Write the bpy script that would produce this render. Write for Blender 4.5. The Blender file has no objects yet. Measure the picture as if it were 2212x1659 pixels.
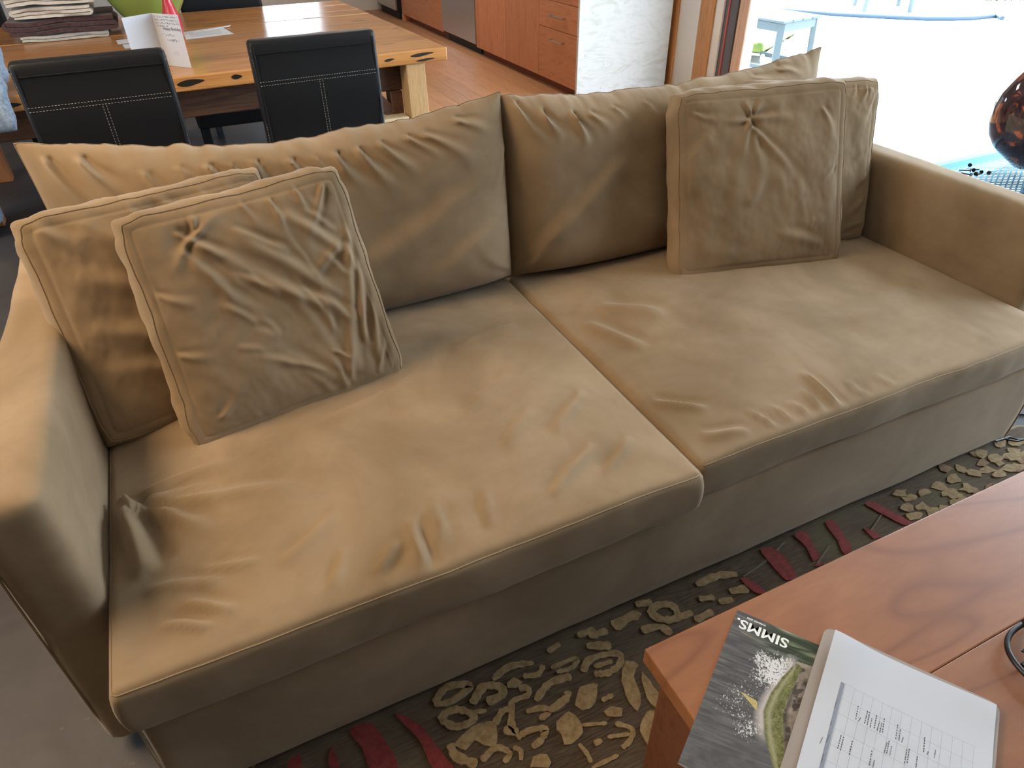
import bpy, bmesh, math, random
import numpy as np
from mathutils import Vector, Matrix
random.seed(7); rng=np.random.RandomState(3)
C=bpy.context.scene.collection
SC=bpy.context.scene
# ------------------------------------------------------------------ camera, world, sun, windows, exposure
cam=bpy.data.objects.new('camera',bpy.data.cameras.new('camera')); C.objects.link(cam)
R=((0.90334041,0.33862010,0.26327274),(-0.42876137,0.72980243,0.53249611),(-0.01182320,-0.59390643,0.80444724))
cam.matrix_world=Matrix(((R[0][0],R[0][2],-R[0][1],-0.80924),(R[1][0],R[1][2],-R[1][1],-0.80440),(R[2][0],R[2][2],-R[2][1],1.43678),(0,0,0,1)))
cam.data.sensor_width=36; cam.data.lens=1483.56*36/2212; cam.data.clip_start=.02
SC.camera=cam
wd=bpy.data.worlds.new('sky'); SC.world=wd; wd.use_nodes=True
bg=wd.node_tree.nodes['Background']; bg.inputs[0].default_value=(.71,.86,1,1); bg.inputs[1].default_value=10.0
sun=bpy.data.objects.new('sun',bpy.data.lights.new('sun','SUN')); C.objects.link(sun)
sun.data.energy=14; sun.data.angle=.02; sun.data.color=(1,.95,.87)
sun.rotation_euler=Vector((-.15,.5,.85)).to_track_quat('Z','Y').to_euler()
def portal(name,loc,direction,sx,sy):          # marks a window opening for the sky light that comes through it
    l=bpy.data.lights.new(name,'AREA'); l.shape='RECTANGLE'; l.size=sx; l.size_y=sy; l.cycles.is_portal=True
    o=bpy.data.objects.new(name,l); C.objects.link(o); o.location=loc
    o.rotation_euler=Vector(direction).to_track_quat('-Z','Z').to_euler()
    return o
portal('door_daylight',(3.12,1.1,1.2),(-1,0,0),4.5,2.4)
portal('back_window_daylight',(.9,9.6,1.5),(0,-1,0),.8,.7)
portal('added_side_opening',(-4.1,1.7,1.45),(1,0,0),1.2,1.5)  # unseen left opening, added and sized for its cool fill light
def lamp(name,loc,sx,sy,watts,col):             # added fill light below the ceiling, out of view
    l=bpy.data.lights.new(name,'AREA'); l.shape='RECTANGLE'; l.size=sx; l.size_y=sy; l.energy=watts; l.color=col
    o=bpy.data.objects.new(name,l); C.objects.link(o); o.location=loc; return o
lamp('added_warm_fill',(-2.4,.9,2.62),1.2,1.2,80,(1,.73,.44))  # added for warm light on the sofa's left end; its source is unseen
lamp('added_kitchen_fill',(1.0,6.0,2.62),.9,.9,38,(1,.86,.70))  # added to brighten the dim kitchen; no fixture is seen there
vs=SC.view_settings; vs.view_transform='Standard'; vs.look='None'; vs.gamma=1; vs.use_curve_mapping=False; vs.exposure=0.20
# ------------------------------------------------------------------ helpers
def new_obj(name,mesh,mat=None,parent=None,loc=None):
    o=bpy.data.objects.new(name,mesh); C.objects.link(o)
    if mat is not None and not mesh.materials: mesh.materials.append(mat)
    if parent is not None: o.parent=parent
    if loc is not None: o.location=loc
    return o
def smooth(me,ang=None):
    me.polygons.foreach_set('use_smooth',[True]*len(me.polygons))
    if ang is not None: me.set_sharp_from_angle(angle=math.radians(ang))
def pym(name,verts,faces,mat=None,parent=None,sm=True,ang=None):
    me=bpy.data.meshes.new(name); me.from_pydata([tuple(map(float,v)) for v in verts],[],faces); me.update()
    if sm: smooth(me,ang)
    return new_obj(name,me,mat,parent)
def tag(o,label=None,cat=None,group=None,kind=None):
    if label: o['label']=label
    if cat: o['category']=cat
    if group: o['group']=group
    if kind: o['kind']=kind
    return o
def thing(name,label,cat,loc=(0,0,0),rz=0,group=None):
    o=bpy.data.objects.new(name,None); C.objects.link(o); o.location=loc; o.rotation_euler=(0,0,rz); o.empty_display_size=.05
    return tag(o,label,cat,group)
class MB:
    def __init__(s): s.bm=bmesh.new(); s.tub=False
    def box(s,x0,x1,y0,y1,z0,z1,bev=0,seg=2,rot=None,piv=None):
        r=bmesh.ops.create_cube(s.bm,size=1); vs=r['verts']
        for v in vs: v.co=Vector((x0+(v.co.x+.5)*(x1-x0),y0+(v.co.y+.5)*(y1-y0),z0+(v.co.z+.5)*(z1-z0)))
        if bev:
            es=list({e for v in vs for e in v.link_edges})
            g=bmesh.ops.bevel(s.bm,geom=es,offset=bev,segments=seg,affect='EDGES',profile=.5)
            vs=list({v for f in g['faces'] for v in f.verts}|{v for v in vs if v.is_valid})
        if rot is not None:
            p=Vector(piv if piv is not None else ((x0+x1)/2,(y0+y1)/2,(z0+z1)/2))
            for v in vs: v.co=p+rot@(v.co-p)
        return s
    def bar(s,a,b,w,d,bev=0,up=(0,0,1)):        # rectangular bar from a to b
        a=Vector(a);b=Vector(b); z=(b-a); L=z.length; z.normalize()
        x=Vector(up).cross(z)
        if x.length<1e-4: x=Vector((1,0,0))
        x.normalize(); y=z.cross(x)
        m=Matrix((x,y,z)).transposed()
        r=bmesh.ops.create_cube(s.bm,size=1); vs=r['verts']
        for v in vs: v.co=Vector((v.co.x*w,v.co.y*d,v.co.z*L))
        if bev:
            es=list({e for v in vs for e in v.link_edges})
            g=bmesh.ops.bevel(s.bm,geom=es,offset=bev,segments=2,affect='EDGES',profile=.5)
            vs=list({v for f in g['faces'] for v in f.verts}|{v for v in vs if v.is_valid})
        for v in vs: v.co=(a+b)/2+m@v.co
        return s
    def tube(s,pts,r,n=8,closed=False,cap=True):
        s.tub=True; P=[Vector(p) for p in pts]; N=len(P); rings=[]; prev=None
        for i,p in enumerate(P):
            if closed: t=P[(i+1)%N]-P[i-1]
            else: t=P[min(i+1,N-1)]-P[max(i-1,0)]
            t.normalize()
            if prev is None: a=t.orthogonal().normalized()
            else:
                a=prev-t*prev.dot(t)
                a=a.normalized() if a.length>1e-6 else t.orthogonal().normalized()
            prev=a; b=t.cross(a); rr=r[i] if hasattr(r,'__len__') else r
            rings.append([s.bm.verts.new(p+(a*math.cos(q)+b*math.sin(q))*rr) for q in [2*math.pi*k/n for k in range(n)]])
        for i in range(N if closed else N-1):
            A=rings[i];B=rings[(i+1)%N]
            for k in range(n):
                try: s.bm.faces.new((A[k],A[(k+1)%n],B[(k+1)%n],B[k]))
                except ValueError: pass
        if cap and not closed:
            s.bm.faces.new(rings[0][::-1]); s.bm.faces.new(rings[-1])
        return s
    def lathe(s,prof,n=32,c=(0,0,0)):
        rings=[]
        for r,z in prof: rings.append([s.bm.verts.new((c[0]+r*math.cos(2*math.pi*k/n),c[1]+r*math.sin(2*math.pi*k/n),c[2]+z)) for k in range(n)] if r>1e-5 else [s.bm.verts.new((c[0],c[1],c[2]+z))])
        for A,B in zip(rings,rings[1:]):
            for k in range(n):
                f=[A[k%len(A)],A[(k+1)%len(A)],B[(k+1)%len(B)],B[k%len(B)]]
                f=list(dict.fromkeys(f))
                if len(f)>2:
                    try: s.bm.faces.new(f)
                    except ValueError: pass
        return s
    def prism(s,poly,z0,z1):
        a=[s.bm.verts.new((x,y,z0)) for x,y in poly]; b=[s.bm.verts.new((x,y,z1)) for x,y in poly]
        try: s.bm.faces.new(b); s.bm.faces.new(a[::-1])
        except ValueError: pass
        n=len(a)
        for i in range(n): s.bm.faces.new((a[i],a[(i+1)%n],b[(i+1)%n],b[i]))
        return s
    def build(s,name,mat,parent=None,sm=False,ang=18):
        if s.tub: ang=max(ang,75)
        bmesh.ops.recalc_face_normals(s.bm,faces=s.bm.faces)
        me=bpy.data.meshes.new(name); s.bm.to_mesh(me); s.bm.free()
        if sm: smooth(me,ang)
        return new_obj(name,me,mat,parent)
# numpy value noise
def _h(i,j,sd):
    n=(i*374761393+j*668265263+sd*1274126177)&0xffffffff
    n=((n^(n>>13))*1274126177)&0xffffffff
    return ((n^(n>>16))&0xffff)/65535.0
def vn(x,y,sd=0):
    x=np.asarray(x,float);y=np.asarray(y,float)
    i=np.floor(x).astype(np.int64);j=np.floor(y).astype(np.int64);a=x-i;b=y-j
    a=a*a*(3-2*a);b=b*b*(3-2*b)
    return (_h(i,j,sd)*(1-a)+_h(i+1,j,sd)*a)*(1-b)+(_h(i,j+1,sd)*(1-a)+_h(i+1,j+1,sd)*a)*b*1.0
def fbm(x,y,sd=0,o=4):
    s=0;a=.5
    for k in range(o): s=s+a*(vn(np.asarray(x)*2**k,np.asarray(y)*2**k,sd+k)-.5); a*=.5
    return s*2
def folds(x,y,L):
    """cloth folds: (x0,y0,x1,y1,width,height) ridges with a valley on one side, tapering along their run"""
    h=np.zeros_like(x)
    for f in L:
        x0,y0,x1,y1,w,a=f[:6]; fade=f[6] if len(f)>6 else 0
        dx,dy=x1-x0,y1-y0; l=math.hypot(dx,dy); t=((x-x0)*dx+(y-y0)*dy)/l/l; d=((x-x0)*-dy+(y-y0)*dx)/l
        d=d+.25*w*np.sin(t*5+x0*9)
        tc=np.clip(t,0,1)
        win=np.where(fade>0,(1-tc)**1.2,np.sqrt(np.maximum(np.sin(np.pi*tc),0)))
        over=np.where(t<0,-t,np.where(t>1,t-1,0))*l; win=np.where(over>0,win*np.exp(-(over/(w*.8))**2),win)
        ww=w*(.55+.75*tc) if fade>0 else w
        h+=1.55*a*win*(np.exp(-(d/ww)**2)-.55*np.exp(-((d-1.7*ww)/ww)**2))
    return h
def cubegrid(nx,ny,nz):
    """welded surface grid of a unit cube [-1,1]^3 (cells denser towards the edges)"""
    def line(n):
        t=np.linspace(-1,1,n+1); return np.sign(t)*(1-(1-np.abs(t))**1.35)
    xs,ys,zs=line(nx),line(ny),line(nz); idx={};V=[];F=[]
    def vid(i,j,k):
        key=(i,j,k)
        if key not in idx: idx[key]=len(V); V.append((xs[i],ys[j],zs[k]))
        return idx[key]
    for i in range(nx):
        for j in range(ny):
            F.append((vid(i,j,0),vid(i,j+1,0),vid(i+1,j+1,0),vid(i+1,j,0))); F.append((vid(i,j,nz),vid(i+1,j,nz),vid(i+1,j+1,nz),vid(i,j+1,nz)))
    for i in range(nx):
        for k in range(nz):
            F.append((vid(i,0,k),vid(i+1,0,k),vid(i+1,0,k+1),vid(i,0,k+1))); F.append((vid(i,ny,k),vid(i,ny,k+1),vid(i+1,ny,k+1),vid(i+1,ny,k)))
    for j in range(ny):
        for k in range(nz):
            F.append((vid(0,j,k),vid(0,j,k+1),vid(0,j+1,k+1),vid(0,j+1,k))); F.append((vid(nx,j,k),vid(nx,j+1,k),vid(nx,j+1,k+1),vid(nx,j,k+1)))
    return np.array(V),F
def rounded(U,h,r):
    h=np.array(h,float); P=U*h; q=np.clip(P,-(h-r),h-r); d=P-q; n=np.linalg.norm(d,axis=1,keepdims=True)
    m=np.abs(d).max(axis=1,keepdims=True)
    return q+np.where(n>1e-9,d/np.maximum(n,1e-9)*m,0)
# ------------------------------------------------------------------ materials (all procedural)
def mat(name,col=(.5,.5,.5),rough=.5,metal=0,spec=.5,sheen=0,coat=0,trans=0,ior=1.45,alpha=1):
    m=bpy.data.materials.new(name); m.use_nodes=True; b=m.node_tree.nodes['Principled BSDF']
    b.inputs['Base Color'].default_value=(*col,1); b.inputs['Roughness'].default_value=rough; b.inputs['Metallic'].default_value=metal
    b.inputs['Specular IOR Level'].default_value=spec; b.inputs['Sheen Weight'].default_value=sheen; b.inputs['Coat Weight'].default_value=coat
    b.inputs['Transmission Weight'].default_value=trans; b.inputs['IOR'].default_value=ior; b.inputs['Alpha'].default_value=alpha
    return m
class N:
    def __init__(s,m): s.m=m; s.t=m.node_tree; s.b=s.t.nodes['Principled BSDF']; s.co=None
    def n(s,typ,**k):
        x=s.t.nodes.new(typ)
        for a,v in k.items():
            if a.startswith('i_'):
                nm=a[2:].replace('_',' '); x.inputs[nm].default_value=v
            else: setattr(x,a,v)
        return x
    def l(s,a,b): s.t.links.new(a,b)
    def coords(s,scale=(1,1,1),kind='Object',rot=(0,0,0)):
        if s.co is None: s.co=s.n('ShaderNodeTexCoord')
        mp=s.n('ShaderNodeMapping'); mp.inputs['Scale'].default_value=scale; mp.inputs['Rotation'].default_value=rot; s.l(s.co.outputs[kind],mp.inputs[0]); return mp.outputs[0]
    def noise(s,vec,scale,detail=4,rough=.55,dist=0):
        x=s.n('ShaderNodeTexNoise'); x.inputs['Scale'].default_value=scale; x.inputs['Detail'].default_value=detail; x.inputs['Roughness'].default_value=rough; x.inputs['Distortion'].default_value=dist
        s.l(vec,x.inputs['Vector']); return x.outputs['Fac']
    def ramp(s,fac,stops):
        x=s.n('ShaderNodeValToRGB'); e=x.color_ramp.elements
        while len(e)<len(stops): e.new(.5)
        for q,(p,c) in zip(e,stops): q.position=p; q.color=(*c,1) if len(c)==3 else c
        s.l(fac,x.inputs[0]); return x.outputs[0]
    def mix(s,fac,a,b,mode='MIX'):
        x=s.n('ShaderNodeMix',data_type='RGBA',blend_type=mode)
        for sock,v in ((x.inputs[0],fac),(x.inputs[6],a),(x.inputs[7],b)):
            if hasattr(v,'is_linked'): s.l(v,sock)
            elif hasattr(v,'__len__'): sock.default_value=(*v,1) if len(v)==3 else v
            else: sock.default_value=v
        return x.outputs[2]
    def bump(s,h,strength=.3,dist=.002):
        x=s.n('ShaderNodeBump'); x.inputs['Strength'].default_value=strength; x.inputs['Distance'].default_value=dist
        s.l(h,x.inputs['Height']); s.l(x.outputs[0],s.b.inputs['Normal'])
    def col(s,c): s.l(c,s.b.inputs['Base Color'])
    def rgh(s,c): s.l(c,s.b.inputs['Roughness'])
def fabric(name,ca,cb,cc):
    m=mat(name,ca,.88,spec=.10,sheen=.22); k=N(m)
    m.node_tree.nodes['Principled BSDF'].inputs['Sheen Roughness'].default_value=.45
    m.node_tree.nodes['Principled BSDF'].inputs['Sheen Tint'].default_value=(1,.93,.82,1)
    v=k.coords(); a=k.noise(v,2.6,5,.6,.6); b=k.noise(v,9,4,.65,.8)
    c=k.ramp(a,[(.36,ca),(.5,cb),(.66,cc)])
    c2=k.mix(k.ramp(b,[(.45,(0,0,0)),(.75,(.22,.22,.22))]),c,[x*.72 for x in ca])
    k.col(c2); k.bump(k.noise(v,900,2,.5),.10,.0006)
    return m
def wood(name,c1,c2,c3,scale=(1.6,16,16),rough=.4,coat=0,ring=3.0,spec=.5,rnd=.25,knots=0,bmp=.12,line=.25,gdet=6):
    m=mat(name,c1,rough,coat=coat,spec=spec); k=N(m)
    v=k.coords(scale)
    oi=k.n('ShaderNodeObjectInfo'); ad=k.n('ShaderNodeVectorMath',operation='ADD'); sc=k.n('ShaderNodeVectorMath',operation='SCALE'); sc.inputs['Scale'].default_value=37
    cb=k.n('ShaderNodeCombineXYZ'); k.l(oi.outputs['Random'],cb.inputs[0]); k.l(oi.outputs['Random'],cb.inputs[1]); k.l(cb.outputs[0],sc.inputs[0]); k.l(v,ad.inputs[0]); k.l(sc.outputs[0],ad.inputs[1])
    a=k.noise(ad.outputs[0],ring*.35,gdet,.6,1.4 if gdet>3 else .5); w=k.n('ShaderNodeMath',operation='PINGPONG'); mu=k.n('ShaderNodeMath',operation='MULTIPLY'); mu.inputs[1].default_value=ring*1.6; k.l(a,mu.inputs[0]); k.l(mu.outputs[0],w.inputs[0]); w.inputs[1].default_value=.5
    dd=k.n('ShaderNodeMath',operation='MULTIPLY'); dd.inputs[1].default_value=2; k.l(w.outputs[0],dd.inputs[0])
    c=k.ramp(dd.outputs[0],[(.0,c3),(line,c1),(.7,c2),(1,c1)])
    f=k.noise(ad.outputs[0],14,3,.7,.2)
    c=k.mix(k.ramp(f,[(.4,(0,0,0)),(.7,(.4,.4,.4))]),c,c3)
    hv=k.n('ShaderNodeHueSaturation'); mr=k.n('ShaderNodeMapRange'); mr.inputs[3].default_value=1-rnd; mr.inputs[4].default_value=1+rnd; k.l(oi.outputs['Random'],mr.inputs[0]); k.l(mr.outputs[0],hv.inputs['Value']); k.l(c,hv.inputs['Color']); c=hv.outputs[0]
    if knots:
        vo=k.n('ShaderNodeTexVoronoi'); vo.inputs['Scale'].default_value=knots; vv=k.coords((1,4,4)); k.l(vv,vo.inputs['Vector'])
        c=k.mix(k.ramp(vo.outputs['Distance'],[(.03,(.9,.9,.9)),(.10,(0,0,0))]),c,(.03,.02,.015))
    k.col(c); k.bump(f,bmp,.001)
    return m
M={}
M['fabric']=fabric('tan_microsuede',(.245,.170,.098),(.302,.213,.129),(.362,.262,.165))
M['seam']=M['fabric']
M['stitch']=mat('pale_thread',(.55,.52,.47),.7)
M['concrete']=mat('polished_concrete',(.2,.19,.185),.5,spec=.25); k=N(M['concrete']); v=k.coords(); a=k.noise(v,1.7,6,.65,.5); b=k.noise(v,24,3,.6)
k.col(k.mix(k.ramp(b,[(.68,(0,0,0)),(.76,(.35,.35,.35))]),k.ramp(a,[(.3,(.050,.044,.044)),(.55,(.078,.071,.071)),(.75,(.115,.110,.111))]),(.26,.26,.26))); k.rgh(k.ramp(a,[(.3,(.42,)*3),(.7,(.62,)*3)]))
M['floorwood']=wood('oak_flooring',(.47,.235,.11),(.53,.275,.135),(.40,.19,.085),(16,1.4,16),.42,rnd=.12)
M['patio']=mat('patio_concrete',(.62,.60,.57),.9); k=N(M['patio']); k.col(k.ramp(k.noise(k.coords(),1.5,6,.6),[(.3,(.56,.55,.52)),(.7,(.66,.65,.62))]))
M['plaster']=mat('white_wall_paint',(.74,.72,.68),.85,spec=.2); k=N(M['plaster']); k.bump(k.noise(k.coords(),120,3),.08,.001)
M['darkpaint']=mat('bounce_dimming_paint',(.22,.19,.16),.85,spec=.2)  # unseen walls made dark to cut light bounced onto the sofa front
M['ceil']=mat('ceiling_paint',(.78,.75,.70),.9,spec=.1)
M['cherry']=wood('cherry_cabinet',(.52,.205,.092),(.58,.245,.115),(.44,.160,.068),(10,10,1.1),.45,rnd=.10)
M['cherryh']=wood('cherry_cabinet_across',(.52,.205,.092),(.58,.245,.115),(.44,.160,.068),(10,1.1,10),.45,rnd=.10)
M['toe']=mat('cherry_toe_kick',(.24,.075,.04),.55)
M['trimwood']=wood('fir_trim',(.50,.235,.085),(.56,.28,.11),(.40,.17,.06),(12,12,.9),.45,rnd=.1)
M['whiteply']=mat('whitewashed_plywood',(.74,.74,.70),.6); k=N(M['whiteply']); v=k.coords((1.3,4,4)); a=k.noise(v,1.6,5,.6,2.2)
vo=k.n('ShaderNodeTexVoronoi'); vo.inputs['Scale'].default_value=7; k.l(k.coords((1,1,1.6)),vo.inputs['Vector'])
k.col(k.mix(k.ramp(vo.outputs['Distance'],[(.035,(.8,)*3),(.07,(0,)*3)]),k.ramp(a,[(.35,(.47,.475,.43)),(.5,(.58,.585,.57)),(.62,(.51,.52,.50)),(.7,(.62,.63,.62))]),(.30,.27,.22)))
M['steel']=mat('brushed_stainless',(.52,.52,.53),.34,1.0); k=N(M['steel']); k.rgh(k.ramp(k.noise(k.coords((40,40,1)),6,3),[(.3,(.28,)*3),(.7,(.42,)*3)]))
M['pull']=mat('satin_nickel',(.55,.53,.50),.3,1.0)
M['black']=mat('black_void',(.012,.012,.014),.6)
M['leather']=mat('black_leather',(.010,.011,.013),.48,spec=.32); k=N(M['leather']); k.bump(k.noise(k.coords(),260,3,.6),.18,.0008)
M['table']=wood('reclaimed_fir',(.50,.225,.072),(.56,.27,.095),(.41,.175,.055),(.9,13,13),.22,coat=.0,spec=.4,ring=2.2,rnd=.14,bmp=.02)
M['tableedge']=wood('reclaimed_fir_edge',(.47,.29,.13),(.54,.35,.17),(.36,.20,.08),(1.2,9,14),.35,ring=4,rnd=.06)
M['darkbeam']=wood('dark_stained_beam',(.10,.045,.024),(.13,.06,.03),(.055,.024,.014),(1.6,14,14),.5,rnd=.1)
M['leg']=wood('fir_leg',(.50,.31,.135),(.56,.36,.17),(.36,.19,.075),(22,22,1.0),.45,ring=5,rnd=.08)
M['orangeleg']=wood('orange_fir_leg',(.34,.135,.05),(.40,.17,.065),(.27,.10,.035),(14,14,1.0),.5,rnd=.08)
M['knot']=mat('dark_knot',(.022,.017,.014),.35)
M['coffee']=wood('cherry_table_top',(.275,.104,.038),(.315,.126,.048),(.205,.072,.027),(.9,3.4,3.4),.36,coat=.05,ring=3.0,rnd=.08,bmp=.03,line=.10,gdet=1.5)
M['coffeeshade']=wood('cherry_table_shaded',(.15,.052,.022),(.18,.066,.028),(.11,.036,.015),(1.2,9,9),.4,rnd=.08)  # same cherry darkened: shade on the legs and aprons put into the colour
M['rug']=mat('rug_pile',(.07,.045,.03),.97,spec=.05,sheen=.15); k=N(M['rug']); v=k.coords(); a=k.noise(k.coords((1,1,1)),3.2,4,.6,.8); f=k.noise(k.coords((14,150,1),rot=(0,0,.35)),1.6,3,.6)
k.col(k.mix(k.ramp(f,[(.35,(0,)*3),(.75,(.65,)*3)]),k.ramp(a,[(.38,(.050,.030,.020)),(.55,(.080,.055,.036)),(.68,(.095,.078,.042))]),(.15,.115,.07))); k.bump(f,.5,.004)
def pile(n,a_,b_):
    m=mat(n,a_,.97,spec=.05,sheen=.25); k=N(m); v=k.coords(); k.col(k.ramp(k.noise(v,60,4,.7),[(.35,a_),(.65,b_)])); k.bump(k.noise(v,420,3,.7),.5,.003); return m
M['rugtan']=pile('rug_gold_pile',(.20,.125,.052),(.34,.235,.115)); M['rugochre']=pile('rug_ochre_pile',(.17,.095,.045),(.27,.16,.085)); M['rugred']=pile('rug_red_pile',(.155,.022,.020),(.235,.040,.034)); M['rugline']=pile('rug_grey_pile',(.11,.085,.06),(.16,.13,.095))
M['paper']=mat('white_paper',(.60,.63,.69),.75,spec=.2); M['ink']=mat('grey_print',(.13,.14,.16),.8); M['inkline']=mat('pale_grid_print',(.33,.36,.42),.8); M['header']=mat('grey_header_band',(.26,.29,.36),.8)
M['taupe']=mat('taupe_plastic',(.33,.275,.235),.45)
M['whiteink']=mat('white_title_print',(.86,.88,.86),.4)
M['wire']=mat('black_wire',(.012,.012,.013),.35)
M['terry']=pile('white_terry',(.74,.73,.71),(.84,.83,.82)); M['terrytan']=pile('tan_cotton',(.58,.51,.43),(.66,.59,.51)); M['terrybrown']=pile('brown_terry',(.060,.030,.030),(.105,.058,.056)); M['terrygrey']=pile('grey_terry',(.42,.40,.35),(.52,.49,.44))
M['denim']=pile('denim',(.16,.22,.32),(.34,.42,.52)); M['strap']=mat('dark_webbing',(.018,.028,.042),.7)
M['green']=mat('green_glaze',(.24,.33,.075),.25,coat=.4); M['red']=mat('red_glaze',(.55,.035,.06),.25,coat=.4)
M['frame']=mat('dark_door_metal',(.13,.115,.12),.4,.6); M['redline']=mat('red_weatherstrip',(.55,.12,.10),.6); M['post']=wood('weathered_post',(.50,.33,.24),(.56,.39,.29),(.40,.25,.17),(14,14,1),.6)
M['stool']=mat('slate_blue_paint',(.075,.105,.120),.6); M['lime']=mat('lime_green_plastic',(.13,.19,.035),.5); M['hose']=mat('blue_hose',(.018,.04,.075),.5)
M['glass']=mat('table_glass',(.80,.93,1),.02,trans=1,ior=1.12); M['mesh']=mat('pale_metal_mesh',(.40,.43,.45),.5,.2); M['vase']=mat('dark_art_glass',(.035,.018,.02),.06,coat=.6)
k=N(M['vase']); v=k.coords((1,1,1)); a=k.noise(v,9,3,.5,2.5); k.col(k.ramp(a,[(.42,(.03,.016,.022)),(.57,(.07,.035,.045)),(.61,(.45,.11,.045)),(.64,(.50,.15,.07)),(.67,(.05,.025,.03)),(.72,(.35,.30,.30))]))
k=N(M['glass']); tr_=k.n('ShaderNodeBsdfTransparent'); tr_.inputs[0].default_value=(.80,.92,.98,1); gl_=k.n('ShaderNodeBsdfGlossy'); gl_.inputs['Color'].default_value=(.24,.52,.76,1); gl_.inputs['Roughness'].default_value=.015  # blue gloss colour paints the sky's reflection into the glass
fz=k.n('ShaderNodeFresnel'); fz.inputs[0].default_value=1.25; mx_=k.n('ShaderNodeMixShader'); ge_=k.n('ShaderNodeNewGeometry'); sb_=k.n('ShaderNodeMath',operation='SUBTRACT'); sb_.inputs[0].default_value=1; mu_=k.n('ShaderNodeMath',operation='MULTIPLY'); k.l(ge_.outputs['Backfacing'],sb_.inputs[1]); k.l(sb_.outputs[0],mu_.inputs[0]); k.l(fz.outputs[0],mu_.inputs[1]); k.l(mu_.outputs[0],mx_.inputs[0]); k.l(tr_.outputs[0],mx_.inputs[1]); k.l(gl_.outputs[0],mx_.inputs[2]); k.l(mx_.outputs[0],k.t.nodes['Material Output'].inputs[0])
M['grass']=mat('grass_blade',(.03,.075,.012),.7); M['gravel']=mat('dry_ground',(.46,.40,.30),.95); k=N(M['gravel']); k.col(k.ramp(k.noise(k.coords(),7,6,.7),[(.35,(.04,.045,.022)),(.55,(.062,.056,.042)),(.7,(.078,.072,.058))]))
M['pglass']=mat('pane_glass',(1,1,1),.0,trans=1,ior=1.02)
RUG_RED = [[(-0.952, -0.023), (-0.945, -0.009), (-0.924, -0.005), (-0.925, -0.036)], [(-0.876, -0.059), (-0.871, -0.034), (-0.86, -0.019), (-0.857, -0.068)], [(-0.821, -0.003), (-0.778, -0.007), (-0.756, -0.069), (-0.754, -0.118), (-0.803, -0.094), (-0.806, -0.049)], [(-0.725, -0.01), (-0.711, -0.021), (-0.684, -0.061), (-0.67, -0.11), (-0.653, -0.167), (-0.691, -0.148), (-0.695, -0.09), (-0.71, -0.052)], [(0.269, -0.005), (0.299, -0.012), (0.308, -0.047), (0.291, -0.109), (0.26, -0.109), (0.259, -0.078), (0.262, -0.041)], [(0.383, -0.006), (0.418, -0.009), (0.405, -0.049), (0.385, -0.093), (0.362, -0.093), (0.38, -0.054)], [(0.491, -0.008), (0.515, -0.011), (0.507, -0.046), (0.496, -0.082), (0.483, -0.11), (0.452, -0.111), (0.471, -0.07), (0.481, -0.033)], [(0.641, -0.006), (0.669, -0.013), (0.685, -0.066), (0.7, -0.11), (0.674, -0.11), (0.654, -0.057)], [(0.566, -0.069), (0.58, -0.082), (0.584, -0.113), (0.562, -0.108)], [(0.16, -0.056), (0.174, -0.057), (0.19, -0.111), (0.165, -0.106)], [(0.353, -0.107), (0.383, -0.103), (0.381, -0.113)]]
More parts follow.
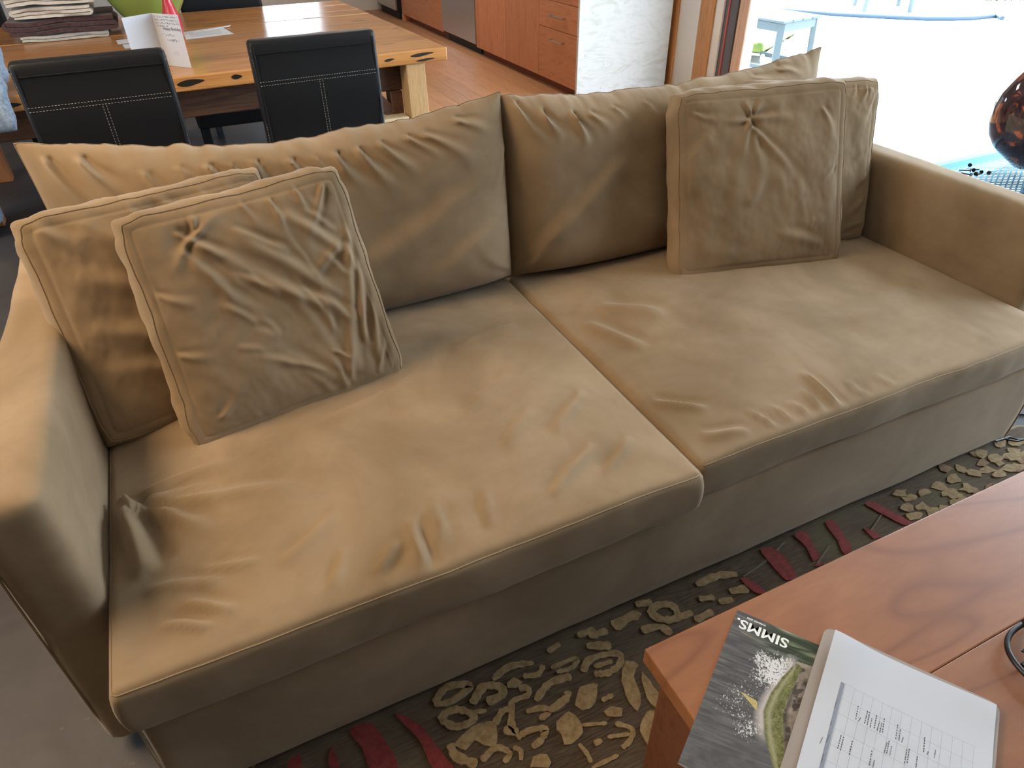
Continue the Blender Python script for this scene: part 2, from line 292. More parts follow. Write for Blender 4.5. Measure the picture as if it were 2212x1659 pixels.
RUG_TAN = [[(-0.485, -0.051), (-0.465, -0.046), (-0.45, -0.063), (-0.467, -0.069), (-0.485, -0.06)], [(-0.635, -0.127), (-0.603, -0.109), (-0.549, -0.113), (-0.546, -0.144), (-0.564, -0.165), (-0.58, -0.154), (-0.596, -0.133), (-0.617, -0.144)], [(-0.371, -0.158), (-0.342, -0.13), (-0.304, -0.138), (-0.335, -0.175), (-0.362, -0.174)], [(-0.25, -0.145), (-0.219, -0.12), (-0.201, -0.139), (-0.224, -0.158), (-0.235, -0.2), (-0.259, -0.226), (-0.263, -0.187)], [(-0.202, -0.158), (-0.198, -0.199), (-0.195, -0.243), (-0.212, -0.26), (-0.227, -0.213)], [(-0.27, -0.256), (-0.236, -0.237), (-0.227, -0.268), (-0.245, -0.294), (-0.278, -0.311), (-0.282, -0.28)], [(-0.324, -0.199), (-0.304, -0.193), (-0.288, -0.207), (-0.295, -0.222), (-0.323, -0.208)], [(-0.427, -0.176), (-0.392, -0.166), (-0.382, -0.193), (-0.389, -0.216), (-0.419, -0.227), (-0.433, -0.22), (-0.431, -0.2)], [(-0.516, -0.232), (-0.501, -0.218), (-0.474, -0.223), (-0.471, -0.243), (-0.483, -0.248)], [(1.132, -0.021), (1.119, -0.024), (1.103, -0.026), (1.097, -0.018), (1.099, -0.01), (1.104, -0.0), (1.123, 0.008), (1.141, 0.0), (1.147, -0.012)], [(1.227, -0.013), (1.214, -0.021), (1.198, -0.017), (1.191, -0.01), (1.193, -0.002), (1.201, 0.006), (1.218, 0.016), (1.238, 0.008), (1.244, -0.004)], [(1.288, -0.035), (1.266, -0.036), (1.251, -0.036), (1.235, -0.03), (1.234, -0.017), (1.248, -0.006), (1.271, -0.003), (1.279, -0.015), (1.293, -0.023)], [(1.211, -0.075), (1.193, -0.079), (1.178, -0.075), (1.165, -0.07), (1.172, -0.061), (1.173, -0.047), (1.196, -0.045), (1.211, -0.053), (1.212, -0.064)], [(1.165, -0.052), (1.144, -0.056), (1.123, -0.057), (1.109, -0.047), (1.116, -0.035), (1.128, -0.028), (1.146, -0.023), (1.16, -0.03), (1.16, -0.04)], [(1.15, -0.096), (1.138, -0.106), (1.124, -0.097), (1.116, -0.092), (1.107, -0.083), (1.123, -0.077), (1.138, -0.073), (1.153, -0.078), (1.156, -0.088)], [(1.093, -0.076), (1.07, -0.075), (1.055, -0.076), (1.048, -0.068), (1.041, -0.058), (1.056, -0.052), (1.071, -0.05), (1.09, -0.051), (1.089, -0.063)], [(1.043, -0.066), (1.028, -0.075), (1.014, -0.066), (1.007, -0.06), (1.004, -0.052), (1.008, -0.041), (1.028, -0.04), (1.039, -0.048), (1.045, -0.056)], [(0.967, -0.057), (0.957, -0.064), (0.944, -0.059), (0.926, -0.056), (0.923, -0.044), (0.936, -0.033), (0.957, -0.032), (0.977, -0.036), (0.969, -0.05)], [(0.907, -0.055), (0.897, -0.067), (0.877, -0.063), (0.87, -0.053), (0.861, -0.042), (0.877, -0.034), (0.895, -0.029), (0.907, -0.039), (0.91, -0.047)], [(0.907, -0.083), (0.893, -0.084), (0.879, -0.086), (0.86, -0.081), (0.869, -0.07), (0.881, -0.066), (0.891, -0.064), (0.903, -0.066), (0.918, -0.073)], [(0.848, -0.054), (0.835, -0.058), (0.823, -0.055), (0.802, -0.053), (0.81, -0.041), (0.821, -0.035), (0.833, -0.035), (0.843, -0.039), (0.849, -0.045)], [(0.793, -0.053), (0.776, -0.054), (0.765, -0.052), (0.751, -0.049), (0.754, -0.039), (0.755, -0.026), (0.774, -0.033), (0.789, -0.033), (0.799, -0.043)], [(0.777, -0.026), (0.767, -0.037), (0.75, -0.03), (0.742, -0.022), (0.739, -0.013), (0.751, -0.009), (0.762, -0.003), (0.774, -0.009), (0.79, -0.017)], [(0.795, -0.094), (0.778, -0.097), (0.766, -0.091), (0.755, -0.087), (0.755, -0.079), (0.763, -0.073), (0.775, -0.071), (0.794, -0.071), (0.79, -0.082)], [(0.8, -0.115), (0.794, -0.127), (0.777, -0.122), (0.76, -0.116), (0.768, -0.105), (0.772, -0.094), (0.791, -0.094), (0.808, -0.098), (0.815, -0.109)], [(0.746, -0.108), (0.732, -0.109), (0.721, -0.109), (0.703, -0.105), (0.701, -0.093), (0.712, -0.083), (0.731, -0.087), (0.746, -0.089), (0.755, -0.099)], [(0.918, -0.101), (0.903, -0.109), (0.886, -0.104), (0.873, -0.097), (0.872, -0.086), (0.887, -0.081), (0.902, -0.073), (0.921, -0.079), (0.914, -0.091)], [(0.975, -0.102), (0.956, -0.109), (0.937, -0.105), (0.935, -0.094), (0.921, -0.084), (0.941, -0.081), (0.956, -0.071), (0.971, -0.079), (0.967, -0.09)], [(1.105, -0.096), (1.095, -0.105), (1.077, -0.103), (1.063, -0.096), (1.06, -0.083), (1.081, -0.079), (1.094, -0.08), (1.117, -0.076), (1.107, -0.089)], [(1.188, -0.108), (1.166, -0.107), (1.147, -0.112), (1.134, -0.102), (1.133, -0.09), (1.151, -0.082), (1.17, -0.077), (1.18, -0.088), (1.193, -0.096)], [(0.751, -0.072), (0.741, -0.082), (0.723, -0.079), (0.714, -0.069), (0.712, -0.06), (0.726, -0.056), (0.736, -0.055), (0.752, -0.054), (0.757, -0.064)], [(1.256, -0.082), (1.234, -0.086), (1.22, -0.079), (1.208, -0.074), (1.201, -0.064), (1.218, -0.056), (1.235, -0.059), (1.257, -0.056), (1.264, -0.069)]]
RUG_STROKE = [([(-0.636, -0.021), (-0.604, -0.003), (-0.558, -0.021), (-0.59, -0.034), (-0.625, -0.035), (-0.636, -0.021)], 0.015), ([(-0.57, -0.062), (-0.533, -0.037), (-0.5, -0.053), (-0.504, -0.071), (-0.54, -0.072)], 0.0172), ([(-0.508, -0.03), (-0.461, -0.018), (-0.408, -0.034)], 0.015), ([(-0.444, -0.051), (-0.412, -0.062), (-0.391, -0.047)], 0.0129), ([(-0.639, -0.061), (-0.604, -0.059), (-0.576, -0.086), (-0.59, -0.097), (-0.621, -0.091), (-0.639, -0.061)], 0.015), ([(-0.573, -0.079), (-0.547, -0.089)], 0.0107), ([(-0.498, -0.106), (-0.487, -0.093), (-0.452, -0.095), (-0.448, -0.078), (-0.465, -0.075)], 0.0129), ([(-0.545, -0.123), (-0.519, -0.105), (-0.5, -0.11), (-0.512, -0.135), (-0.513, -0.156), (-0.531, -0.139)], 0.015), ([(-0.641, -0.12), (-0.642, -0.144), (-0.626, -0.164), (-0.608, -0.181)], 0.0172), ([(-0.598, -0.178), (-0.561, -0.167), (-0.541, -0.189), (-0.559, -0.2)], 0.0129), ([(-0.515, -0.168), (-0.483, -0.166), (-0.454, -0.178), (-0.471, -0.193), (-0.495, -0.199)], 0.0129), ([(-0.444, -0.114), (-0.4, -0.092), (-0.347, -0.098)], 0.0172), ([(-0.43, -0.148), (-0.383, -0.138), (-0.372, -0.125)], 0.015), ([(-0.473, -0.127), (-0.44, -0.134), (-0.43, -0.148), (-0.455, -0.154)], 0.0129), ([(-0.38, -0.062), (-0.319, -0.066), (-0.338, -0.082), (-0.373, -0.076)], 0.0107), ([(-0.32, -0.101), (-0.289, -0.081), (-0.228, -0.095), (-0.233, -0.118), (-0.268, -0.127), (-0.3, -0.116)], 0.015), ([(-0.291, -0.1), (-0.246, -0.107)], 0.0107), ([(-0.317, -0.175), (-0.288, -0.175)], 0.0107), ([(-0.383, -0.202), (-0.332, -0.222)], 0.0077), ([(-0.317, -0.229), (-0.292, -0.254), (-0.308, -0.272), (-0.331, -0.278)], 0.0107), ([(-0.347, -0.247), (-0.302, -0.262)], 0.0086), ([(-0.406, -0.233), (-0.401, -0.256), (-0.402, -0.276)], 0.0086), ([(-0.378, -0.247), (-0.36, -0.247)], 0.0107), ([(-0.406, -0.285), (-0.345, -0.287)], 0.0077), ([(-0.53, -0.182), (-0.519, -0.195), (-0.527, -0.212)], 0.0094), ([(-0.096, -0.037), (-0.064, -0.03), (-0.038, -0.048), (-0.049, -0.078), (-0.084, -0.066), (-0.096, -0.037)], 0.0193), ([(-0.199, -0.033), (-0.142, -0.027), (-0.129, -0.039)], 0.0258), ([(-0.117, -0.004), (-0.077, -0.017)], 0.0215), ([(-0.145, -0.07), (-0.1, -0.081), (-0.088, -0.109)], 0.0193), ([(-0.045, -0.08), (-0.007, -0.081)], 0.0172), ([(-0.263, -0.03), (-0.216, -0.036)], 0.0193), ([(-0.368, -0.022), (-0.332, -0.018)], 0.0129), ([(-0.287, -0.018), (-0.241, -0.018)], 0.015), ([(-0.28, -0.049), (-0.229, -0.073)], 0.0215), ([(0.049, -0.022), (0.115, -0.023), (0.163, -0.041)], 0.021), ([(0.112, -0.073), (0.159, -0.086)], 0.0245), ([(0.03, -0.058), (0.067, -0.071)], 0.0175), ([(0.068, -0.086), (0.104, -0.094)], 0.0157), ([(-0.017, -0.102), (0.038, -0.101)], 0.0175)]
RUG_LINE = [([(0.173, -0.052), (0.265, -0.037), (0.348, -0.01)], 0.0035), ([(0.58, -0.082), (0.651, -0.055)], 0.0035), ([(0.367, -0.103), (0.441, -0.072)], 0.0035)]
HOSE = [(6.924, 6.431), (7.0, 6.258), (7.16, 6.04), (7.431, 5.72), (7.674, 5.46), (7.953, 5.3), (8.167, 5.215), (8.397, 5.201), (8.553, 5.191), (8.537, 5.12), (8.471, 5.039)]
CABLES = [[(1.207, 0.007), (1.264, 0.001), (1.275, -0.017), (1.319, -0.036)], [(1.243, 0.002), (1.264, -0.021), (1.33, -0.029)], [(1.405, 0.083), (1.423, 0.071), (1.454, 0.053)], [(1.48, 0.109), (1.509, 0.089)]]
SCREWS = [(1.792, 0.752), (1.734, 0.715), (1.756, 0.709), (1.697, 0.685), (1.727, 0.68), (1.749, 0.68), (1.776, 0.666)]
def settle(o,loc):
    for q in [o]+list(o.children):
        q.data.transform(Matrix.Translation(-Vector(loc)))
    o.location=loc; return o
def struct(o): o['kind']='structure'; return o
# ------------------------------------------------------------------ the room shell
XW=2.95; YB=9.5; XL=-4.0; YF=-3.5; ZC=2.75
b=MB(); b.box(XL-.15,XW+.1,YF-.15,YB+.15,-.15,0); floor=struct(b.build('floor',M['concrete']))
# oak boards of the kitchen floor, laid over the concrete, each its own board
bx=.06; i=0
pm=None
while bx<XW-.01:
    w=min(.128,XW-bx); y=2.55-rng.uniform(0,.6)
    y=2.55
    first=True
    while y<YB-.02:
        L=rng.uniform(1.1,2.0) if not first else rng.uniform(.5,1.9); y1=min(y+L,YB)
        b=MB(); b.box(bx+.0008,bx+w-.0008,y+.0008,y1-.0008,0,.012,.0012,1); b.build('plank',M['floorwood'],floor)
        y=y1; first=False
    bx+=w
b=MB()
b.box(XL-.15,XW+.15,YF-.15,YB+.15,ZC,ZC+.12)
struct(b.build('ceiling',M['ceil']))
# right wall with the wide sliding door opening (y -1.15 .. 3.35)
b=MB(); T=XW+.15
b.box(XW,T,3.66,YB+.15,0,ZC); b.box(XW,T,YF-.15,-1.15,0,ZC); b.box(XW,T,-1.15,3.66,2.35,ZC); struct(b.build('wall_right',M['plaster']))
b=MB(); b.box(XL-.1,.5,YB,YB+.15,0,ZC); b.box(1.3,XW+.0,YB,YB+.15,0,ZC); b.box(.5,1.3,YB,YB+.15,0,1.15); b.box(.5,1.3,YB,YB+.15,1.85,ZC); struct(b.build('wall_back',M['plaster']))
b=MB(); b.box(XL-.15,XL,YF-.15,1.1,0,ZC); b.box(XL-.15,XL,2.3,YB+.15,0,ZC); b.box(XL-.15,XL,1.1,2.3,0,.7); b.box(XL-.15,XL,1.1,2.3,2.2,ZC); struct(b.build('wall_left',M['darkpaint']))
b=MB(); b.box(XL,XW,YF-.15,YF,0,ZC); struct(b.build('wall_front',M['darkpaint']))
b=MB(); b.box(-3.15,-1.85,.25,1.55,2.63,ZC-.002,.01,2); o=b.build('added_fill_housing',M['ceil']); tag(o,'added housing of the unseen warm fill light over the left end of the sofa','lamp')  # body for the added warm fill light
b=MB(); b.box(.52,1.48,5.52,6.48,2.63,ZC-.002,.01,2); o=b.build('added_fill_housing',M['ceil']); tag(o,'added housing of the unseen fill light over the kitchen floor','lamp')  # body for the added kitchen fill light
# window of the back wall: frame and pane
b=MB()
for a in ((.5,.55,1.15,1.85),(1.25,1.3,1.15,1.85)): b.box(a[0],a[1],YB+.03,YB+.09,a[2],a[3])
b.box(.55,1.25,YB+.03,YB+.09,1.15,1.20); b.box(.55,1.25,YB+.03,YB+.09,1.80,1.85)
w=struct(b.build('window_1',M['trimwood']))
for xa,xb in ((.55,1.25),):
    b=MB(); b.box(xa,xb,YB+.055,YB+.061,1.20,1.80); b.build('pane',M['pglass'],w)
# the wall end beside the door: fir corner trim, painted wall, fir casing, white jamb, sliding door stile, weathered post
b=MB(); b.box(XW-.02,XW,4.085,4.20,0,2.4,.003,1); struct(b.build('trim_1',M['trimwood']))
b=MB(); b.box(XW-.025,XW,3.67,3.815,0,2.4,.004,1); struct(b.build('trim_2',M['trimwood']))
b=MB(); b.box(XW-.028,XW,3.815,3.835,0,2.4,.003,1); struct(b.build('trim_3',M['plaster']))
b=MB(); b.box(XW-.006,T,3.585,3.66,0,2.35,.003,1); door=struct(b.build('door_1',M['plaster']))
b=MB(); b.box(XW+.01,XW+.06,3.535,3.585,0,2.33,.004,1); b.build('door_stile',M['frame'],door)
b=MB(); b.box(XW+.0,XW+.012,3.53,3.537,0,2.33); b.build('weatherstrip',M['redline'],door)
b=MB(); b.box(XW+.008,XW+.058,3.45,3.53,0,2.33,.004,1); b.build('door_panel_edge',M['frame'],door)
b=MB(); b.box(XW+.03,XW+.09,-1.15,3.45,2.27,2.35,.004,1); b.build('door_track',M['frame'],door)
b=MB(); b.box(XW+.02,XW+.12,3.345,3.45,-.02,2.35,.006,1); b.build('wood_post',M['post'],door)
b=MB(); b.box(XW-.0,T+.05,-1.15,3.345,-.02,.004); struct(b.build('trim_4',M['frame']))
# outside: patio slab with control joints, dry ground beyond
patio=None
b=MB(); b.box(T+.05,T+.055,-1.6,10,-.2,-.03); patio=struct(b.build('patio',M['patio']))
xs=[T+.055,5.0,6.8,8.6]; ys=[-6,-3,.2,2.6,5.1,7.6,11]
for xa,xb in zip(xs,xs[1:]):
    for ya,yb in zip(ys,ys[1:]):
        b=MB(); b.box(xa+.004,xb-.004,ya+.004,yb-.004,-.12,-.02,.006,1); b.build('slab',M['patio'],patio)
b=MB(); b.prism([(8.6,-6),(8.6,4.9),(8.72,5.6),(8.82,6.3),(9.8,8),(9.8,13),(22,13),(22,-6)],-.12,-.035); ground=struct(b.build('ground',M['gravel']))
b=MB(); b.prism([(8.6,4.95),(8.70,5.6),(8.80,6.3),(9.78,8.0),(9.78,13),(3.2,13),(3.2,11.01),(8.6,11.01)],-.12,-.022); b.build('slab',M['patio'],patio)
# grass tufts in the dry ground, joined: nobody could count the blades
V=[];F=[]
for q in range(2600):
    x=8.7+rng.exponential(1.1); y=rng.uniform(2.6,8.2)
    if x<8.62+max(0,(y-4.9))*.16+max(0,y-6.3)*.5: x+=1.2
    if fbm(x*.9,y*.9,5)<-.02: continue
    a=rng.uniform(0,6.28); h=rng.uniform(.05,.2); l=rng.uniform(-.06,.06,2); n=len(V)
    dx,dy=.007*math.cos(a),.007*math.sin(a)
    V+= [(x-dx,y-dy,-.04),(x+dx,y+dy,-.04),(x+l[0]+dx*.2,y+l[1],h-.035)]; F.append((n,n+1,n+2))
g=pym('grass_tufts',V,F,M['grass'],sm=False); tag(g,'green grass tufts in dry ground beyond the patio','grass',kind='stuff')
# ------------------------------------------------------------------ SOFA (frame) and its loose cushions
X1,X2=-1.141,1.232
sofa=thing('sofa','long tan microsuede sofa with low slim arms and plain front panel','sofa',(0,.6,0))
def soft(name,x0,x1,y0,y1,z0,z1,r,div,parent,wob=.0025,fn=None):
    U,F=cubegrid(*div); h=((x1-x0)/2,(y1-y0)/2,(z1-z0)/2); P=rounded(U,h,r)+np.array([(x0+x1)/2,(y0+y1)/2,(z0+z1)/2])
    nn=fbm(P[:,0]*5+P[:,2]*3,P[:,1]*5+P[:,2]*4,len(name)); d=U/np.maximum(np.abs(U).max(1,keepdims=True),1e-6)
    P=P+d*(nn*wob)[:,None]
    if fn is not None: P=fn(P,U)
    P-=np.array(sofa.location)
    return pym(name,P,F,M['fabric'],parent)
def basefn(P,U):
    f=np.where(P[:,1]<.03,1,0); P[:,1]-=f*.006*np.sin(np.clip((P[:,2]-.03)/.28,0,1)*math.pi); return P
soft('base',X1,X2,0,1.15,.03,.318,.012,(60,24,12),sofa,.003,basefn)
def armfn(P,U):
    t=np.clip((P[:,2]-.03)/.65,0,1); P[:,0]+=0
    return P
la=soft('arm',X1-.125,X1-.004,.165,1.30,.03,.69,.032,(10,44,26),sofa,.004)
soft('arm',X2+.004,X2+.118,.135,1.30,.03,.69,.034,(10,44,26),sofa,.003)
soft('back_frame',X1,X2,1.14,1.30,.03,.74,.03,(60,8,24),sofa,.003)
def pip(name,pts,r,parent,off=(0,0,0),m='seam',closed=False,n=6):
    return MB().tube([Vector(p)-Vector(off) for p in pts],r*.75,n,closed).build(name,M[m],parent,True,80)
so=sofa.location
pip('piping',[(X1-.113,.1765,.045),(X1-.1165,.1735,.15),(X1-.1165,.1735,.5),(X1-.1155,.1745,.65)],.003,sofa,so)
pip('piping',[(X2+.106,.147,.05),(X2+.108,.145,.3),(X2+.108,.145,.5),(X2+.106,.147,.65)],.003,sofa,so)
pip('piping',[(X1+.004,.0,.034),(X1+.0,-.003,.1),(X1+.0,-.003,.22),(X1+.004,.001,.31)],.0028,sofa,so)
pip('piping',[(X2-.004,.0,.034),(X2,-.003,.1),(X2,-.003,.22),(X2-.004,.001,.31)],.0028,sofa,so)
for fx in (X1+.08,X2-.08):
    for fy in (.09,1.2):
        b=MB(); b.lathe([(0,0),(.022,0),(.028,.034),(0,.034)],16,(fx,fy-so.y,0)); b.build('foot',M['darkbeam'],sofa)
def seat(name,label,x0,x1,y0,y1,z0,z1,FL,front=0,sd=1,drop=0):
    U,F=cubegrid(130,112,10); h=np.array([(x1-x0)/2,(y1-y0)/2,(z1-z0)/2]); c=np.array([(x0+x1)/2,(y0+y1)/2,(z0+z1)/2])
    def deform(U):
        P=rounded(U,h,.016)+c; u,v,w=U[:,0],U[:,1],U[:,2]
        top=np.clip((w+.3)/1.3,0,1)
        crown=.036*(1-np.abs(u)**3.2)*(1-np.abs(np.clip(v,-1,1))**4)
        P[:,2]+=top*crown
        P[:,2]+=top*(.010*fbm(P[:,0]*3.2,P[:,1]*3.2,sd)+.0035*fbm(P[:,0]*11,P[:,1]*11,sd+9,3))*np.minimum(1,(1-np.maximum(np.abs(u),np.abs(v)))*9+.12)
        P[:,2]+=1.35*top*folds(P[:,0],P[:,1],FL)*np.minimum(1,(1-np.maximum(np.abs(u),np.abs(v)))*14+.05)
        # front and side bellies, wavy seams
        fr=np.clip((-v-.9)*10,0,1); P[:,1]-=fr*(.005*(1-w*w)+.006*fbm(P[:,0]*6,P[:,2]*8,sd+3)+front*.5*(1-w)*.5)
        P[:,2]-=fr*np.clip(-w,0,1)*(.008*fbm(P[:,0]*3+4,P[:,1]*0,sd+5)+drop*(1-u*u))
        sd_=np.clip((np.abs(u)-.9)*10,0,1); P[:,0]+=np.sign(u)*sd_*.008*(1-w*w)
        P[:,2]+=fr*np.clip(w,0,1)*.004*fbm(P[:,0]*5,0*P[:,0],sd+7)
        return P
    o=pym(name,deform(U),F,M['fabric'])
    t=np.linspace(-1,1,90); r=.985
    e=np.concatenate([np.stack([t*r,-np.ones_like(t),np.ones_like(t)*.93],1),np.stack([np.ones_like(t),t*r,np.ones_like(t)*.93],1),np.stack([-t*r,np.ones_like(t),np.ones_like(t)*.93],1),np.stack([-np.ones_like(t),-t*r,np.ones_like(t)*.93],1)])
    pip('piping',[Vector(p) for p in deform(e)],.0019,o,closed=True)
    tag(o,label,'cushion','sofa seat cushions'); return settle(o,((x0+x1)/2,(y0+y1)/2,z0))
FLL=[(-1.125,.42,-1.07,.20,.020,.020),(-1.11,.41,-.90,.352,.012,.014,1),(-1.10,.43,-.86,.415,.010,.011,1),(-1.10,.40,-.88,.30,.011,.010,1),(-1.09,.39,-.93,.22,.014,.013,1),(-1.06,.35,-.80,.30,.016,.005),
 (-1.06,.075,-.98,.035,.009,.006),(-1.02,.10,-.94,.05,.009,.005),(-1.08,.16,-.95,.12,.010,.004),(-.99,.155,-.88,.13,.008,.004),(-.605,.10,-.625,-.015,.010,.008),(-.64,.06,-.70,.02,.010,.005),(-.55,.12,-.57,.03,.010,.004),
 (-.33,.04,-.18,.14,.012,.006),(-.24,.20,-.10,.32,.013,.006),(-.36,.20,-.25,.30,.012,.004),(-.20,.05,-.09,.13,.010,.005),(-.33,.60,-.12,.66,.014,.006),(-.70,.45,-.42,.52,.02,.005),(-.85,.10,-.74,.17,.012,.004),(-.78,.02,-.74,.09,.008,.004),(-.47,.02,-.45,.12,.009,.004),(-.40,.34,-.24,.44,.016,.004)]
FLR=[(.405,.14,.42,.0,.010,.006),(.36,.09,.37,.01,.008,.004),(.03,.22,.12,.13,.012,.006),(.06,.07,.16,.03,.012,.005),(.20,.09,.23,.01,.007,.003),(.26,.08,.28,.01,.007,.003),(.31,.07,.33,.01,.007,.003),(.49,.07,.51,.01,.007,.003),(.58,.06,.60,.01,.008,.003),(.14,.65,.26,.50,.03,.008),(.07,.60,.13,.40,.02,.006),(.70,.25,1.0,.30,.03,.004)]
seat('seat_cushion','left tan seat cushion, wrinkled, overhanging the sofa front',X1+.0,-.004,-.024,.965,.318,.425,FLL,.012,1,.012)
seat('seat_cushion','right tan seat cushion between the seam and the right arm',.004,X2-.002,-.004,.965,.320,.425,FLR,0,11,0)
def bil(cor,u,v):
    BL,BR,TL,TR=[np.array(c,float) for c in cor]; s=((u+1)/2)[:,None]; t=((v+1)/2)[:,None]
    return (BL*(1-s)+BR*s)*(1-t)+(TL*(1-s)+TR*s)*t
def backcushion(label,cor,thick,sag,FL,sd,inner=1):
    """knife-edged back cushion: two bulging sheets meeting at the border seam, peaked top corners"""
    nu,nv=190,96
    def lin(n): t=np.linspace(-1,1,n+1); return np.sign(t)*(1-(1-np.abs(t))**1.4)
    us,vs_=lin(nu),lin(nv); u,v=[a.ravel() for a in np.meshgrid(us,vs_,indexing='ij')]
    BL,BR,TL,TR=[np.array(c,float) for c in cor]; ex=(BR-BL);W=np.linalg.norm(ex);ex/=W; up=((TL+TR)-(BL+BR))/2;H=np.linalg.norm(up);up/=H; nb=np.cross(ex,up); nb/=np.linalg.norm(nb)   # nb points to the front (-y)
    if nb[1]>0: nb=-nb
    def mid(u,v):
        uu=u*(1-np.where(u*inner>0,.004,.02)*(1-v*v)*np.abs(u)**3)
        P=bil(cor,uu,v); tp=np.clip(v,0,1)**3
        P=P-up[None]*(sag*tp*(1-np.abs(u)**1.7)**1.0)[:,None]
        P=P+up[None]*(tp*(.009*fbm(u*7,0*u,sd)+.004*fbm(u*19,0*u,sd+1)))[:,None]
        P=P+up[None]*(np.clip(-v,0,1)**3*(.016*(1-u*u)))[:,None]*-1
        return P
    def thk(u,v):
        a=(1-np.abs(u)**np.where(u*inner>0,9.,3.0))**.62; e=np.where(v>0,3.2,7.0); return a*(1-np.abs(v)**e)**.55
    mm=mid(u,v); f=thk(u,v); x=(u+1)/2*W; y=(v+1)/2*H
    nse=.012*fbm(x*3,y*3,sd+2)+.004*fbm(x*10,y*10,sd+3,3)
    fo=folds(x,y,FL); em=np.minimum(1,f*2.2)
    low=1+.18*np.clip(-v,0,1)
    Pf=mm+nb*(thick*f*low+em*nse+np.minimum(1,f*4)*fo)[:,None]; Pb=mm-nb*(thick*.55*f)[:,None]
    n1=len(us);n2=len(vs_); I=lambda i,j:i*n2+j
    V=list(map(tuple,Pf)); bidx=np.empty(len(u),int)
    for q in range(len(u)):
        i,j=divmod(q,n2)
        if i in(0,n1-1) or j in(0,n2-1): bidx[q]=q
        else: bidx[q]=len(V); V.append(tuple(Pb[q]))
    F=[]
    for i in range(n1-1):
        for j in range(n2-1):
            q=(I(i,j),I(i+1,j),I(i+1,j+1),I(i,j+1)); F.append(q); F.append(tuple(int(bidx[k]) for k in q[::-1]))
    o=pym('back_cushion',V,F,M['fabric'])
    t=np.linspace(-1,1,120); one=np.ones_like(t)
    eu=np.concatenate([t,one[1:-1],-t,-one[1:-1]]); ev=np.concatenate([-one,t[1:-1],one,-t[1:-1]])
    pip('piping',list(map(Vector,mid(eu,ev))),.0024,o,closed=True)
    tag(o,label,'cushion','sofa back cushions')
    return settle(o,tuple((BL+BR)/2))
# folds given along the cushion: x from its left end, y up from its foot
FB1=[(.12,.50,.17,.40,.014,.016,1),(.24,.46,.27,.36,.012,.008,1),(.37,.47,.41,.36,.012,.014,1),(.47,.47,.50,.34,.012,.013,1),(.42,.47,.44,.41,.009,.007,1),(.55,.46,.60,.35,.013,.014,1),(.61,.46,.65,.40,.010,.008,1),(.66,.46,.71,.35,.012,.015,1),(.72,.46,.79,.33,.012,.014,1),(.78,.47,.86,.36,.012,.012,1),(.85,.48,.93,.40,.011,.010,1),(.90,.48,1.02,.37,.014,.009,1),(.99,.50,1.08,.45,.012,.010,1),(.31,.47,.33,.42,.010,.007,1),(.05,.50,.10,.38,.012,.010,1),(.62,.12,1.08,.34,.03,.006),(.80,.06,1.12,.22,.02,.004),(1.12,.40,1.06,.25,.015,.006,1),(1.10,.05,.98,.14,.015,.005,1)]
FB2=[(.03,.50,.09,.40,.014,.012,1),(.10,.48,.14,.40,.014,.016,1),(.19,.47,.22,.37,.013,.018,1),(.25,.47,.31,.40,.012,.009,1),(.33,.48,.37,.42,.010,.007,1),(.08,.12,.36,.32,.024,.007),(.03,.07,.20,.26,.018,.004),(.44,.48,.47,.43,.010,.005,1),(.55,.48,.60,.43,.010,.005,1),(.88,.50,1.02,.46,.012,.012,1),(.98,.51,1.08,.47,.010,.010,1),(.78,.48,.86,.43,.010,.007,1),(.04,.05,.10,.16,.012,.006,1)]
backcushion('wide left tan back cushion with gathered puckers along its top',[(-1.13,.965,.437),(.004,.945,.437),(-1.155,1.085,.975),(.004,1.0,.965)],.105,.062,FB1,21,1)
backcushion('right tan back cushion with peaked corner beside the bright doorway',[(.006,.945,.437),(1.20,.955,.437),(.006,1.0,.955),(1.168,1.0,.972)],.105,.040,FB2,31,-1)
